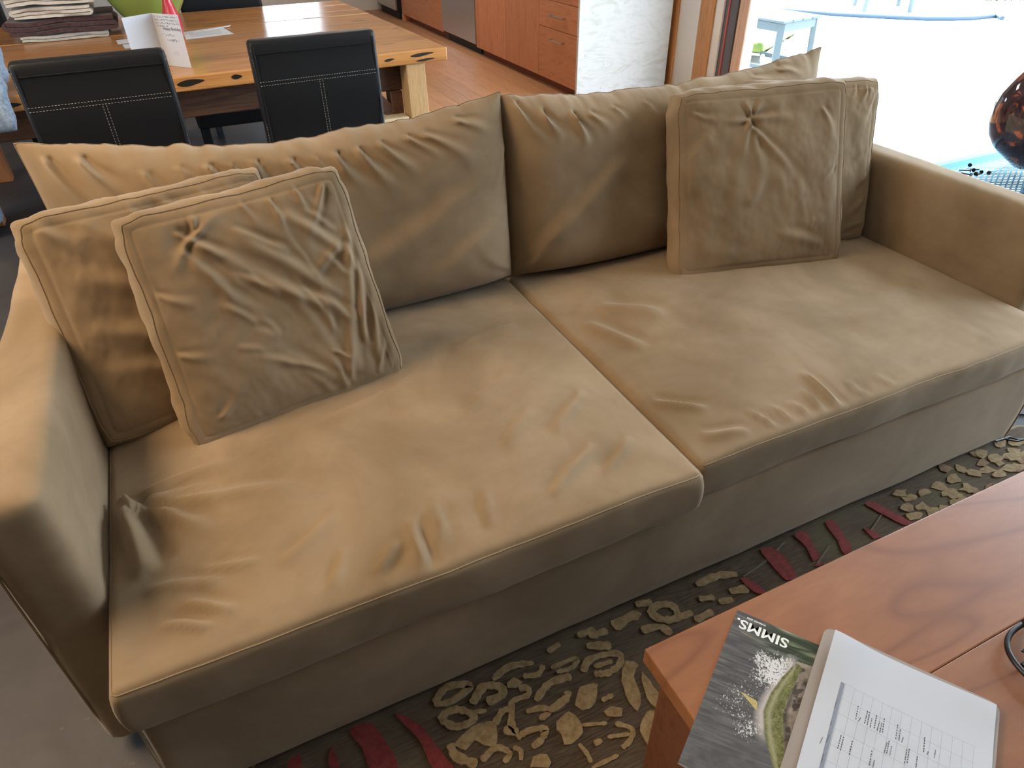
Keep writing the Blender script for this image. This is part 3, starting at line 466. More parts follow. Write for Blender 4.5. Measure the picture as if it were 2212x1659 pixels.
def pillow(label,cor,th,FL,sd,bul=.028,pinch=()):
    """square throw pillow with a boxed border strip and a seam round each face; cor = its front face"""
    U,F=cubegrid(128,10,128)     # u=x, w=y(thickness, -1 front), v=z
    BL,BR,TL,TR=[np.array(c,float) for c in cor]; ex=(BR-BL)+(TR-TL); W=np.linalg.norm(ex)/2; ex/=np.linalg.norm(ex); up=(TL-BL)+(TR-BR); H=np.linalg.norm(up)/2; up/=np.linalg.norm(up); n=np.cross(up,ex); n/=np.linalg.norm(n)
    if n[1]<0: n=-n                                                   # n points to the back
    def deform(U):
        u,w,v=U[:,0],U[:,1],U[:,2]; k=.018
        ur=u*(1-k*(1-v*v)*np.abs(u)**2); vr=v*(1-k*(1-u*u)*np.abs(v)**2)
        m=np.maximum(np.abs(u),np.abs(v)); rim=np.clip((m-.955)/.045,0,1)
        # rounded corners in the face plane
        cr=np.clip((np.abs(u)+np.abs(v)-1.80)/.20,0,1)**1.5; ur=ur*(1-.045*cr); vr=vr*(1-.045*cr)
        belly=rim*np.sqrt(np.maximum(1-(w*.97)**2,0))*.026; ur=ur*(1+(np.abs(u)>.955)*belly*2/W); vr=vr*(1+(np.abs(v)>.955)*belly*2/H)
        P=bil(cor,ur,vr); x=(u+1)/2*W; y=(v+1)/2*H
        f=((1-u**4)*(1-v**4))**.75
        front=np.clip(-w,0,1); back=np.clip(w,0,1)
        off=(w+1)/2*th
        em=np.minimum(1,(1-m)*12)
        rel=.007*fbm(x*7,y*7,sd,4)+.0048*fbm(x*21+y*6,y*14-x*5,sd+1,3)-.0022*np.exp(-((m-.955)/.012)**2)+.74*folds(x,y,FL)
        for px,py,pr_,pd in pinch: rel=rel-pd*np.exp(-((x-px)**2+(y-py)**2)/pr_**2)
        off=off-front*(bul*f+em*rel)+back*bul*.7*f
        puck=rim*(.0075*fbm(x*20+w,y*20,sd+5,2))*(1-np.abs(w)*.4)
        P=P+n[None]*off[:,None]+puck[:,None]*(ex*np.sign(u)[:,None]*(np.abs(u)>.95)[:,None]+up*np.sign(v)[:,None]*(np.abs(v)>.95)[:,None])
        return P
    o=pym('throw_pillow',deform(U),F,M['fabric'])
    t=np.linspace(-1,1,60)[:-1]; one=np.ones_like(t); a=.999
    lu=np.concatenate([t,one,-t,-one])*a; lv=np.concatenate([-one,t,one,-t])*a
    for w in (-.93,.93): pip('piping',list(map(Vector,deform(np.stack([lu,one_(lu)*w,lv],1)))),.0021,o,closed=True)
    # stitched seam just inside the front edge
    tag(o,label,'pillow','throw pillows on the sofa')
    return settle(o,tuple((BL+BR)/2))
def one_(a): return np.ones_like(a)
random.seed(11)
PF=[(.10,.44,.30,.25,.013,.007,1),(.12,.43,.20,.47,.010,.008,1),(.11,.42,.05,.36,.010,.006,1),(.13,.45,.14,.49,.008,.008,1),(.10,.40,.22,.18,.014,.006,1),(.16,.36,.40,.16,.014,.007),(.20,.42,.38,.22,.013,.006),(.30,.44,.44,.30,.012,.006),(.42,.46,.33,.33,.010,.007,1),(.46,.40,.40,.20,.010,.008),(.45,.30,.40,.10,.010,.008),(.46,.22,.42,.05,.009,.008),(.40,.22,.36,.04,.010,.007),(.38,.18,.34,.02,.008,.006),(.45,.10,.41,.02,.007,.006),(.48,.12,.45,.02,.007,.006),(.30,.46,.31,.36,.009,.007,1),(.36,.47,.37,.40,.008,.006,1),(.24,.47,.26,.40,.008,.006,1),(.02,.33,.10,.28,.010,.005,1),(.02,.20,.10,.17,.010,.005,1),(.06,.05,.14,.12,.012,.004,1),(.22,.14,.30,.04,.012,.004),(.26,.30,.33,.10,.012,.004),(.44,.36,.34,.28,.009,.005)]
for q in range(34):      # many fine creases running down to the right, steeper near the right edge
    x_=random.uniform(.10,.47); y_=random.uniform(.06,.44); a_=math.radians(random.gauss(-42-30*x_/.47,14)); l_=random.uniform(.05,.13)
    PF.append((x_,y_,x_+l_*math.cos(a_),y_+l_*math.sin(a_),random.uniform(.005,.009),random.uniform(.0022,.0045)))
PB=[(.02,.48,.10,.38,.016,.008,1),(.10,.46,.30,.30,.02,.006),(.06,.36,.22,.26,.02,.006),(.05,.25,.22,.16,.02,.006),(.04,.16,.2,.10,.018,.004),(.26,.48,.29,.42,.012,.012,1),(.20,.47,.22,.40,.01,.005,1),(.34,.48,.36,.43,.01,.008,1),(.40,.48,.42,.43,.01,.007,1)]
PR=[(.205,.425,.40,.20,.012,.009,1),(.205,.42,.15,.30,.014,.008,1),(.20,.43,.10,.44,.010,.006,1),(.215,.44,.40,.42,.014,.007,1),(.205,.45,.19,.50,.008,.008,1),(.22,.455,.26,.50,.008,.006,1),(.21,.42,.25,.20,.016,.006,1),(.44,.44,.50,.34,.012,.005,1),(.48,.28,.44,.24,.010,.004,1),(.04,.46,.12,.43,.010,.006,1),(.02,.34,.08,.40,.012,.003),(.30,.10,.46,.05,.014,.004),(.12,.16,.18,.24,.02,.004),(.24,.27,.20,.19,.014,.004)]
PRB=[(.47,.46,.43,.36,.010,.006,1),(.43,.47,.41,.41,.009,.006,1),(.39,.48,.38,.43,.008,.005,1),(.50,.40,.46,.33,.009,.006,1),(.50,.22,.36,.12,.014,.009,1),(.50,.14,.36,.04,.014,.008,1),(.48,.05,.38,.02,.012,.008,1),(.49,.30,.40,.24,.012,.006,1)]
pillow('rear left tan throw pillow tucked between left arm and front pillow',[(-1.125,.600,.452),(-.655,.705,.448),(-1.152,.80,.881),(-.678,.885,.888)],.092,PB,41,.024,[(.25,.465,.03,.010)])
pillow('front left tan throw pillow with heavily wrinkled face',[(-.949,.505,.449),(-.474,.570,.452),(-.967,.70,.885),(-.523,.742,.910)],.088,PF,51,.026,[(.10,.43,.028,.010)])
pillow('rear right tan throw pillow against the right arm',[(.700,.735,.452),(1.180,.655,.448),(.771,.89,.914),(1.232,.80,.898)],.085,PRB,61,.022)
pillow('front right tan throw pillow with a deep dimple near its top',[(.452,.676,.452),(.960,.551,.455),(.487,.83,.932),(.981,.71,.940)],.085,PR,71,.022,[(.205,.43,.022,.014)])
# ------------------------------------------------------------------ rug with carved pile
rug=None
P=[]
def rr(x0,x1,y0,y1,r,n=6):
    o=[]
    for cx_,cy_,a in ((x1-r,y1-r,0),(x0+r,y1-r,90),(x0+r,y0+r,180),(x1-r,y0+r,270)):
        for k in range(n+1): q=math.radians(a+90*k/n); o.append((cx_+r*math.cos(q),cy_+r*math.sin(q)))
    return o
b=MB(); b.prism(rr(-1.02,1.375,-2.2,.028,.04),0.0005,.015); rug=b.build('rug',M['rug'])
tag(rug,'brown rug with gold leaf shapes and red stripes under the coffee table','rug')
b=MB(); b.tube([Vector((x,y,.009)) for x,y in rr(-1.02,1.375,-2.2,.028,.04)],.007,6,True); b.build('binding',M['rugtan'],rug)
def ragged(poly,amp=.004,step=.012):
    o=[];n=len(poly)
    for i in range(n):
        p0,p1,p2,p3=[np.array(poly[(i+d)%n]) for d in (-1,0,1,2)]; L=np.linalg.norm(p2-p1); m=max(1,int(L/step))
        for k in range(m):
            t=k/m; q=.5*((2*p1)+(-p0+p2)*t+(2*p0-5*p1+4*p2-p3)*t*t+(-p0+3*p1-3*p2+p3)*t**3); o.append(tuple(q+rng.uniform(-amp,amp,2)))
    return o
def motif(poly,m,name,z=.0185):
    z+=rng.uniform(-.0012,.0012); b=MB(); vs=[b.bm.verts.new((x,y,z)) for x,y in poly]; f=b.bm.faces.new(vs)
    f.normal_update()
    if f.normal.z<0: f.normal_flip()
    g=bmesh.ops.extrude_face_region(b.bm,geom=[f]); 
    for v in [e for e in g['geom'] if isinstance(e,bmesh.types.BMVert)]: v.co.z=.0148
    bmesh.ops.triangulate(b.bm,faces=[q for q in b.bm.faces if len(q.verts)>4])
    return b.build(name,m,rug)
for q in RUG_RED: motif(ragged(q,.0012),M['rugred'],'red_stripe')
for q in RUG_TAN: motif(ragged(q,.0025),M['rugtan'],'gold_motif')
def stroke(q,w,m,name,j=.0022):
    n=len(q); closed=q[0]==q[-1]; A=np.array(q); pts=[]
    if closed: A=A[:-1]
    N_=len(A); D=[]
    for i in range(N_ if closed else N_-1):
        p0=A[(i-1)%N_] if closed or i>0 else A[0]; p1=A[i]; p2=A[(i+1)%N_]; p3=A[(i+2)%N_] if closed or i+2<N_ else A[-1]
        for k in range(6):
            t=k/6; D.append(.5*((2*p1)+(-p0+p2)*t+(2*p0-5*p1+4*p2-p3)*t*t+(-p0+3*p1-3*p2+p3)*t**3))
    if not closed: D.append(A[-1])
    D=np.array(D); T_=np.gradient(D,axis=0) if not closed else (np.roll(D,-1,0)-np.roll(D,1,0)); T_/=np.maximum(np.linalg.norm(T_,axis=1,keepdims=True),1e-9); Nn=np.stack([-T_[:,1],T_[:,0]],1)
    ww=w/2*(1+rng.uniform(-.25,.25,len(D)))
    if not closed: ww[0]*=.5; ww[-1]*=.5
    zz=.0185+rng.uniform(-.0012,.0012); a=D+Nn*ww[:,None]; c=D-Nn*ww[:,None]; b=MB(); m_=len(D)
    va=[b.bm.verts.new((*p,zz)) for p in a]; vc=[b.bm.verts.new((*p,zz)) for p in c]; la_=[b.bm.verts.new((*p,.0148)) for p in a]; lc_=[b.bm.verts.new((*p,.0148)) for p in c]
    for i in range(m_ if closed else m_-1):
        k=(i+1)%m_
        for f in ((va[i],va[k],vc[k],vc[i]),(va[i],la_[i],la_[k],va[k]),(vc[k],lc_[k],lc_[i],vc[i])): b.bm.faces.new(f)
    return b.build(name,m,rug)
for q,w in RUG_STROKE: stroke(q,w,M['rugtan'],'gold_motif')
for q,w in RUG_LINE: stroke(q,w,M['rugline'],'grey_line')
# the gold cloud of small leaves at the right end of the rug
for q in range(70):
    x=rng.uniform(.78,1.34); y=rng.uniform(-.34,.01)
    if y< -.42+(x-.78)*.2 or (x<.95 and y>-.10): continue
    r_=rng.uniform(.010,.022); motif(ragged([(x+r_*rng.uniform(.6,1.4)*math.cos(t),y+r_*rng.uniform(.5,1.3)*math.sin(t)) for t in [2*math.pi*k/8 for k in range(8)]],.002),M['rugtan'] if q%3 else M['rugochre'],'gold_motif')
# more of the same pattern towards the camera and under the table, past the traced part
for q in range(34):
    x=rng.uniform(-.9,1.3); y=rng.uniform(-2.1,-.75); a=rng.uniform(0,3); l=rng.uniform(.05,.09); w=rng.uniform(.018,.03)
    pl=[(x+math.cos(a)*l*math.cos(t)-math.sin(a)*w*math.sin(t),y+math.sin(a)*l*math.cos(t)+math.cos(a)*w*math.sin(t)) for t in [2*math.pi*k/8 for k in range(8)]]
    motif(ragged(pl,.002),M['rugtan'],'gold_motif')
# ------------------------------------------------------------------ coffee table
TT=.474
ct=thing('coffee_table','low cherry coffee table of wide boards with plank legs on the rug','table',(.5,-.7,0))
ox,oy=.5,-.7
def ctb(name,m,x0,x1,y0,y1,z0,z1,bev=.003): b=MB(); b.box(x0-ox,x1-ox,y0-oy,y1-oy,z0,z1,bev,2); return b.build(name,m,ct,True)
CX0,CX1=-.372,1.25
ctb('board',M['coffee'],CX0,CX1,-.5540,-.335,TT-.034,TT,.0025)
ctb('board',M['coffee'],CX0,CX1,-.7060,-.5546,TT-.034,TT,.0012)
ctb('board',M['coffee'],CX0,CX1,-.8760,-.7066,TT-.034,TT,.0012)
ctb('board',M['coffee'],CX0,CX1,-1.055,-.8766,TT-.034,TT,.0025)
for xa,xb in ((CX0+.006,CX0+.055),(CX1-.055,CX1-.006)):
    for ya,yb in ((-.555,-.375),(-1.02,-.84)): ctb('leg',M['coffeeshade'],xa,xb,ya,yb,.0201,TT-.034)
ctb('apron',M['coffeeshade'],CX0+.055,CX1-.055,-.50,-.47,TT-.11,TT-.034); ctb('apron',M['coffeeshade'],CX0+.055,CX1-.055,-.92,-.89,TT-.11,TT-.034)
# ------------------------------------------------------------------ magazine: printed cover
mA=np.array((-.199,-.344)); e1=np.array((.555,-.832)); e2=np.array((-.832,-.555)); MW,MH=.215,.277
mz=TT+.0005
def fr(o,e1,e2,s,t,z): q=o+e1*s+e2*t; return (q[0],q[1],z)
mag=thing('magazine','dark printed magazine showing a leaping green fish, half under the clipboard','magazine',(mA[0],mA[1],mz)); mo=np.array((mA[0],mA[1],mz))
pts=[fr(mA,e1,e2,s,t,0)[:2] for s,t in ((0,0),(MW,0),(MW,MH),(0,MH))]
b=MB(); b.prism([(p[0]-mo[0],p[1]-mo[1]) for p in pts],0,.0032); b.build('pages',M['paper'],mag)
def cover(s,t):
    wx=mA[0]+e1[0]*s*MW+e2[0]*t*MH+.80924; wy=mA[1]+e1[1]*s*MW+e2[1]*t*MH+.80440; wz=mz+.0036-1.43678
    dx_=wx*R[0][0]+wy*R[1][0]+wz*R[2][0]; df_=wx*R[0][1]+wy*R[1][1]+wz*R[2][1]; du_=wx*R[0][2]+wy*R[1][2]+wz*R[2][2]
    qx=(1106+1483.56*dx_/df_-1380)*4.254; qy=(829.5-1483.56*du_/df_-1280)*4.254
    al=(qx*.93+qy*.36); pe=(-qx*.36+qy*.93)
    st=fbm(al/230,pe/20,3,5); col=np.stack([.072+.07*np.clip(st+.25,0,1)]*3,-1)*np.array((1.0,.97,.98)); li=np.clip((fbm(al/300,pe/14,8,4)-.16)*5,0,1)
    col=col*(1-li[...,None]*.5)+np.array((.20,.195,.20))*li[...,None]*.5
    low=np.clip((t-.55)*3,0,1)[...,None]; col=col*(1-low*.55)+np.array((.12,.115,.12))*(.7+.6*np.clip(fbm(al/90,pe/60,14)+.4,0,1.3))[...,None]*low*.55
    g=np.clip((.30-t)*5,0,1)*np.clip((s-.12)*4,0,1); col=col*(1-g[...,None])+np.array((.035,.052,.020))*(.6+1.2*np.clip(st+.3,0,1))[...,None]*g[...,None]
    for (cx_,cy_,L,w,c) in ((1350,345,120,18,(.42,.46,.36)),(1560,560,170,20,(.36,.38,.26)),(1190,500,130,26,(.24,.25,.22)),(1500,420,150,12,(.20,.25,.15))):
        a=(qx-cx_)*.88+(qy-cy_)*.47; p=-(qx-cx_)*.47+(qy-cy_)*.88; m=np.exp(-(a/L)**2-(p/w)**2)*np.clip(.6+st*1.5,0,1); col=col*(1-m[...,None])+np.array(c)*m[...,None]
    # shore on the right
    cl=[(1450,700,46),(1370,820,70),(1290,960,88),(1235,1100,92),(1240,1290,88),(1265,1450,72),(1300,1640,58),(1330,1760,60),(1360,1900,70)]
    d=np.full(qx.shape,1e9); sg=np.zeros(qx.shape)
    for (xa,ya,wa),(xb,yb,wb) in zip(cl,cl[1:]):
        dx,dy=xb-xa,yb-ya; l2=dx*dx+dy*dy; u=np.clip(((qx-xa)*dx+(qy-ya)*dy)/l2,0,1); px,py=xa+u*dx,ya+u*dy; dd=np.hypot(qx-px,qy-py)/(wa+(wb-wa)*u); side=((qx-px)*dy-(qy-py)*dx)
        k=dd<d; sg=np.where(k,np.sign(side),sg); d=np.where(k,dd,d)
    cxl=np.interp(qy,[a[1] for a in cl],[a[0] for a in cl]); wl=np.interp(qy,[a[1] for a in cl],[a[2] for a in cl])
    rt=(qx>cxl)&(qy>640+ .35*(qx-1480)); tn=np.clip(fbm(qx/60,qy/60,22)*.5+.8,0,1.3)
    shore=np.stack([.33*tn,.27*tn,.22*tn],-1); dk=np.clip((fbm(qx/55,qy/45,27)-.17)*9,0,1); shore=shore*(1-dk[...,None]*.85)+np.array((.035,.026,.02))*dk[...,None]*.85
    for cx_,cy_,r in ((1430,1330,75),(1560,840,60),(1480,1010,50),(1400,1560,80)): m=np.clip(np.exp(-((qx-cx_)**2+(qy-cy_)**2)/r**2)*1.6*(.6+fbm(qx/25,qy/25,30)),0,1); shore=shore*(1-m[...,None])+np.array((.04,.032,.02))*m[...,None]
    col=np.where(rt[...,None],shore,col)
    edge=np.clip(1-np.abs(qx-cxl-wl*1.25)/38,0,1)*(qy>820); col=col*(1-edge[...,None]*.8)+np.array((.05,.042,.03))*edge[...,None]*.8
    # pale belly and splash to the left of the fish
    lf=np.clip(1-np.abs((cxl-wl*1.25-qx)/80),0,1)*np.clip((qy-560)/80,0,1)*np.clip((1420-qy)/200,0,1); col=col*(1-lf[...,None])+np.array((.52,.47,.45))*lf[...,None]
    sp=1.35*np.exp(-((qx-1230)/170)**2-((qy-720)/150)**2)+.55*np.exp(-((qx-1110)/90)**2-((qy-580)/70)**2)+.62*np.exp(-((qx-900)/260)**2-((qy-980)/230)**2)+.75*np.exp(-((qx-1020)/150)**2-((qy-1270)/110)**2)+.35*np.exp(-((qx-1400)/120)**2-((qy-610)/70)**2)
    gr=vn(qx/7,qy/7,41)*.6+vn(qx/15,qy/15,42)*.4; m=np.clip((gr-(1-.62*np.clip(sp,0,1.2)))*7,0,1); col=col*(1-m[...,None])+np.array((.70,.69,.70))*m[...,None]
    fm=np.clip((1.03-d)*9,0,1); sc=np.clip(vn(qx/9,qy/9,51)*.7+vn(qx/30,qy/30,52)*.5-.25,0,1); fc=np.array((.085,.095,.022))*(1-sc[...,None])+np.array((.30,.29,.12))*sc[...,None]
    hl=np.exp(-((qx-cxl+wl*.45)/(wl*.3))**2)*.6; fc=fc*(1-hl[...,None])+np.array((.42,.40,.26))*hl[...,None]; col=col*(1-fm[...,None])+fc*fm[...,None]
    # yellow fin
    def tri(a,b,c):
        f=lambda p,q:(qx-p[0])*(q[1]-p[1])-(qy-p[1])*(q[0]-p[0]); u,v,w=f(a,b),f(b,c),f(c,a); return ((u>0)&(v>0)&(w>0))|((u<0)&(v<0)&(w<0))
    fn=tri((930,905),(1090,1095),(1085,1000)); fcol=np.stack([.42+.2*vn(qx/8,qy/30,61),.34+.18*vn(qx/8,qy/30,61),.12+.1*vn(qx/8,qy/30,61)],-1); col=np.where(fn[...,None],fcol,col)
    ln=np.clip(1-np.abs((qy-365)-(qx-945)*.48)/5,0,1)*((qx>940)&(qx<1045)); col=col*(1-ln[...,None])+np.array((.38,.27,.12))*ln[...,None]
    return np.clip(col,0,1)
gs,gt=np.meshgrid(np.linspace(0,1,300),np.linspace(0,1,380),indexing='ij')
cc=cover(gs,gt); V=[(mA[0]+e1[0]*s*MW+e2[0]*t*MH-mo[0],mA[1]+e1[1]*s*MW+e2[1]*t*MH-mo[1],.0036) for s,t in zip(gs.ravel(),gt.ravel())]
F=[(i*380+j,i*380+j+1,(i+1)*380+j+1,(i+1)*380+j) for i in range(299) for j in range(379)]
cm=mat('printed_cover',(.1,.1,.1),.30,spec=.35); k=N(cm); at=k.n('ShaderNodeAttribute',attribute_name='print'); k.col(at.outputs['Color'])
co=pym('cover',V,F,cm,mag,sm=False); ca=co.data.color_attributes.new('print','FLOAT_COLOR','POINT'); ca.data.foreach_set('color',np.concatenate([cc.reshape(-1,3),np.ones((cc.size//3,1))],1).ravel())
if co.data.polygons[0].normal.z<0: co.data.flip_normals()
def text(name,s,size,loc,xd,yd,m,parent=None,bold=0,sx=1,ext=0.0001):
    """flat lettering: xd reading direction, yd letter-up direction"""
    cu=bpy.data.curves.new(name,'FONT'); cu.body=s; cu.size=size; cu.offset=bold; cu.extrude=ext; cu.resolution_u=3
    t=bpy.data.objects.new(name,cu); C.objects.link(t); dg=bpy.context.evaluated_depsgraph_get(); me=bpy.data.meshes.new_from_object(t.evaluated_get(dg)); bpy.data.objects.remove(t)
    xd=Vector(xd).normalized(); yd=Vector(yd).normalized(); zd=xd.cross(yd); me.transform(Matrix.Diagonal((sx,1,1,1)))
    me.transform(Matrix(((xd.x,yd.x,zd.x,loc[0]),(xd.y,yd.y,zd.y,loc[1]),(xd.z,yd.z,zd.z,loc[2]),(0,0,0,1)))); me.name=name
    return new_obj(name,me,m,parent)
rd=(-e1[0],-e1[1],0); ud=(e2[0],e2[1],0)
def mpt(px,py):       # place on the cover given in the print's own layout units
    a=(px/4.254+1380-1106)/1483.56; u=-(py/4.254+1280-829.5)/1483.56; d=[R[i][0]*a+R[i][1]+R[i][2]*u for i in range(3)]; k_=(mz+.0038-1.43678)/d[2]
    return (-.80924+d[0]*k_-mo[0],-.80440+d[1]*k_-mo[1],.0038)
text('title_lettering','SIMMS.',.0243,mpt(1385,440),rd,ud,M['whiteink'],mag,.0005,1.14,0)
text('subtitle_lettering','SUMMER 2025',.0044,mpt(1168,300),rd,ud,M['whiteink'],mag,.0001,1.1)
# ------------------------------------------------------------------ clipboard and paper
pA=np.array((-.100,-.447)); f1=np.array((.541,-.841)); f2=np.array((-.841,-.541))
cA=pA-f1*.013-f2*.010
clip=thing('clipboard','taupe plastic clipboard lying under a white printed sheet','clipboard',(cA[0],cA[1],TT+.0005)); g1=np.array((.525,-.851)); g1/=np.linalg.norm(g1); g2=np.array((-g1[1]*-1,-g1[0]))*1; g2=np.array((g1[1],-g1[0]))
def loc2(s,t): q=g1*s+g2*t; return (q[0],q[1])
out=[loc2(s,t) for s,t in rr(0,.238,0,.325,.014)]
b=MB(); b.prism(out,.0040,.0092); b.build('board',M['taupe'],clip)
b=MB(); b.prism([loc2(s,t) for s,t in rr(.01,.228,.01,.315,.01)],0,.0040); b.build('backing_pad',M['taupe'],clip)
b=MB(); b.prism([loc2(s,t) for s,t in rr(.07,.168,.296,.322,.006)],.0092,.0125); b.build('clip',M['steel'],clip)
PWd,PHt=.219,.2794
gs,gt=np.meshgrid(np.linspace(0,1,40),np.linspace(0,1,48),indexing='ij')
def pz(s,t): return .0006+.012*np.exp(-((s/.22)**2+(t/.30)**2))+.004*np.exp(-((s-1)**2/.1+(t/.15)**2))+.0012*np.sin(s*5+t*3)+.0012
def ppt(s,t,dz=0): 
    q=f1*s*PWd+f2*t*PHt; return (q[0],q[1],float(pz(np.float64(s),np.float64(t)))+dz)
pz0=TT+.0097
pap=thing('printed_sheet','white printed sheet with a grey grid lying on the clipboard','paper',(pA[0],pA[1],pz0))
V=[ppt(s,t) for s,t in zip(gs.ravel(),gt.ravel())]; n0=len(V); V+=[(a,c,z-.0003) for a,c,z in V]
F=[(i*48+j,i*48+j+1,(i+1)*48+j+1,(i+1)*48+j) for i in range(39) for j in range(47)]; F+=[tuple(k_+n0 for k_ in f[::-1]) for f in F]
pym('sheet',V,F,M['paper'],pap)
def strip(b,s0,t0,s1,t1,w,dz=.0002,n=14):
    """a printed line on the sheet, following its curl; w in metres"""
    a=np.array((s0*PWd,t0*PHt)); c=np.array((s1*PWd,t1*PHt)); d=c-a; d=d/np.linalg.norm(d); nn=np.array((-d[1],d[0]))*w/2; pr_=None
    for k_ in range(n+1):
        p=a+(c-a)*k_/n; L=[b.bm.verts.new(ppt((p+e)[0]/PWd,(p+e)[1]/PHt,dz)) for e in (nn,-nn)]
        if pr_: b.bm.faces.new((pr_[0],pr_[1],L[1],L[0]))
        pr_=L
b=MB(); strip(b,.128,.285,.128,1,.0052,.0002); b.build('header_band',M['header'],pap)
b=MB()
for q in range(14): strip(b,.145+q*.058,.285,.145+q*.058,1,.0003)
for q in range(9): strip(b,.14,.285+q*.088,.91,.285+q*.088,.0003)
b.build('grid_lines',M['inkline'],pap)
b=MB()
def pl(px,py): A_=np.array([[1516.,-362.],[675.,1533.]]); return np.linalg.solve(A_,np.array([px-452.,py-380.]))
for xa,ya,xb,yb in [(690,1110,665,1240),(712,1215,690,1250),(778,1150,745,1270),(795,1160,768,1285),(815,1215,795,1300),(860,1185,832,1310),(885,1240,858,1325),(905,1250,882,1340),(930,1210,905,1345),(1050,1260,1022,1395),(1072,1300,1050,1405),(1092,1370,1075,1415),(1285,1360,1262,1495),(1305,1480,1290,1510),(1370,1465,1352,1535),(558,1390,528,1510),(535,1375,502,1500),(635,1420,605,1545),(808,1495,780,1620),(828,1570,810,1637),(965,1405,935,1520),(985,1450,962,1530),(945,1420,915,1510),(1140,1465,1110,1590),(1118,1470,1088,1590),(1205,1525,1180,1637),(490,1062,470,1145),(448,1255,435,1290),(428,1375,400,1450),(385,1540,365,1610),(370,1400,345,1455)]:
    (s0,t0),(s1,t1)=pl(xa,ya),pl(xb,yb); m_=6
    for q in range(m_):            # rows of small unreadable marks
        u0,u1=q/m_,(q+rng.uniform(.5,.85))/m_; strip(b,s0+(s1-s0)*u0,t0+(t1-t0)*u0,s0+(s1-s0)*u1,t0+(t1-t0)*u1,.0013,.0003,2)
tag(b.build('print_marks',M['ink'],pap),kind='stuff')
# black wire trivet, cut off by the frame on the right
tv=thing('wire_trivet','black wire trivet with a cross bar at the right of the coffee table','trivet',(.180,-.645,TT))
def sup(r,e,n=48): return [(math.copysign(abs(math.cos(q))**(2/e),math.cos(q))*r,math.copysign(abs(math.sin(q))**(2/e),math.sin(q))*r) for q in [2*math.pi*k/n for k in range(n)]]
b=MB(); b.tube([(x,y,.014) for x,y in sup(.082,2.9)],.0042,8,True); b.build('ring',M['wire'],tv,True)
b=MB(); b.tube([(-.064,.0,.017),(.0,.084,.017)],.0038,8); b.build('cross_bar',M['wire'],tv,True)
b=MB(); b.tube([(.064,.0,.017),(.0,-.080,.017)],.0038,8); b.build('cross_bar',M['wire'],tv,True)
b=MB(); b.tube([(-.052,.052,.016),(.02,.062,.016),(-.03,.012,.016),(-.052,.052,.016)],.0012,6); b.tube([(-.03,.012,.016),(.06,-.02,.016),(.02,.062,.016)],.0012,6); b.build('wire_triangle',M['wire'],tv,True)
for q in range(3):
    a=2.1*q+.5; b=MB(); b.tube([(.074*math.cos(a),.074*math.sin(a),.0002),(.074*math.cos(a),.074*math.sin(a),.012)],.0035,8); b.build('foot',M['wire'],tv,True)
# ------------------------------------------------------------------ cables and floor
for i_,(q,lab) in enumerate(zip(CABLES,['black cable running along the rug corner','second black cable crossing it at the rug corner','black cable on the concrete, a little behind the rug corner','black cable farthest back beside the sofa end'])):
    z=.0195 if i_<2 else .0042
    o=MB().tube([Vector((x,y,z if (x<1.39 and i_<2) else .0042)) for x,y in q]+[Vector((q[-1][0]+.4,q[-1][1]-.05,.0042))],.0036,8).build('cable',M['wire'],None,True); tag(o,lab,'cable','cables by the sofa end')
# ------------------------------------------------------------------ side table with glass top, vase, screws
GX0,GX1,GY0,GY1,GZ=1.62,2.42,.10,.855,.555
st=thing('side_table','glass topped side table with pale metal mesh behind the right sofa arm','table',((GX0+GX1)/2,(GY0+GY1)/2,0)); sx_,sy_=(GX0+GX1)/2,(GY0+GY1)/2; hx,hy=(GX1-GX0)/2,(GY1-GY0)/2
b=MB(); b.box(-hx,hx,-hy,hy,GZ-.008,GZ,.002,2); b.build('glass_top',M['glass'],st)
b=MB()
for a in ((-hx,hx,-hy,-hy+.03),(-hx,hx,hy-.03,hy),(-hx,-hx+.03,-hy+.03,hy-.03),(hx-.03,hx,-hy+.03,hy-.03)): b.box(*a,GZ-.042,GZ-.0085)
b.build('rim',M['mesh'],st)
for sx in (-1,1):
    for sy in (-1,1):
        b=MB(); b.box(sx*(hx-.016)-.014,sx*(hx-.016)+.014,sy*(hy-.016)-.014,sy*(hy-.016)+.014,0,GZ-.042); b.build('leg',M['mesh'],st)
b=MB(); w_=hx-.03; h_=hy-.03
for sgn in (1,-1):
    k_=-w_-h_*1.8
    while k_<w_+h_*1.8:     # expanded metal: flat diagonal strands
        pts=[]
        for yy in np.linspace(-h_,h_,41):
            xx=k_+sgn*yy*1.8
            if -w_<=xx<=w_: pts.append((xx,yy))
        if len(pts)>1: b.bar((*pts[0],GZ-.028+sgn*.001),(*pts[-1],GZ-.028+sgn*.001),.0062,.002)
        k_+=.034
ms=b.build('mesh_panel',M['mesh'],st); ms['kind']='stuff'
for q,((x,y),a) in enumerate(zip(SCREWS,(.4,2.2,.1,1.6,.2,3.4,.3))):
    b=MB(); d=Vector((math.cos(a),math.sin(a),0)); p=Vector((x,y,GZ+.0072))
    t_=thing('screw','loose black screw on the glass side table','screw',(x,y,GZ),0,'loose black screws on the side table')
    MB().tube([(-d.x*.004,-d.y*.004,.0072),(d.x*.030,d.y*.030,.0028)],.0026,8).build('shaft',M['wire'],t_,True)
    MB().tube([(-d.x*.007,-d.y*.007,.0075),(-d.x*.004,-d.y*.004,.0072)],.0070,12).build('head',M['wire'],t_,True)
va=thing('vase','dark art glass vase with orange streaks on the side table','vase',(1.975,.66,GZ))
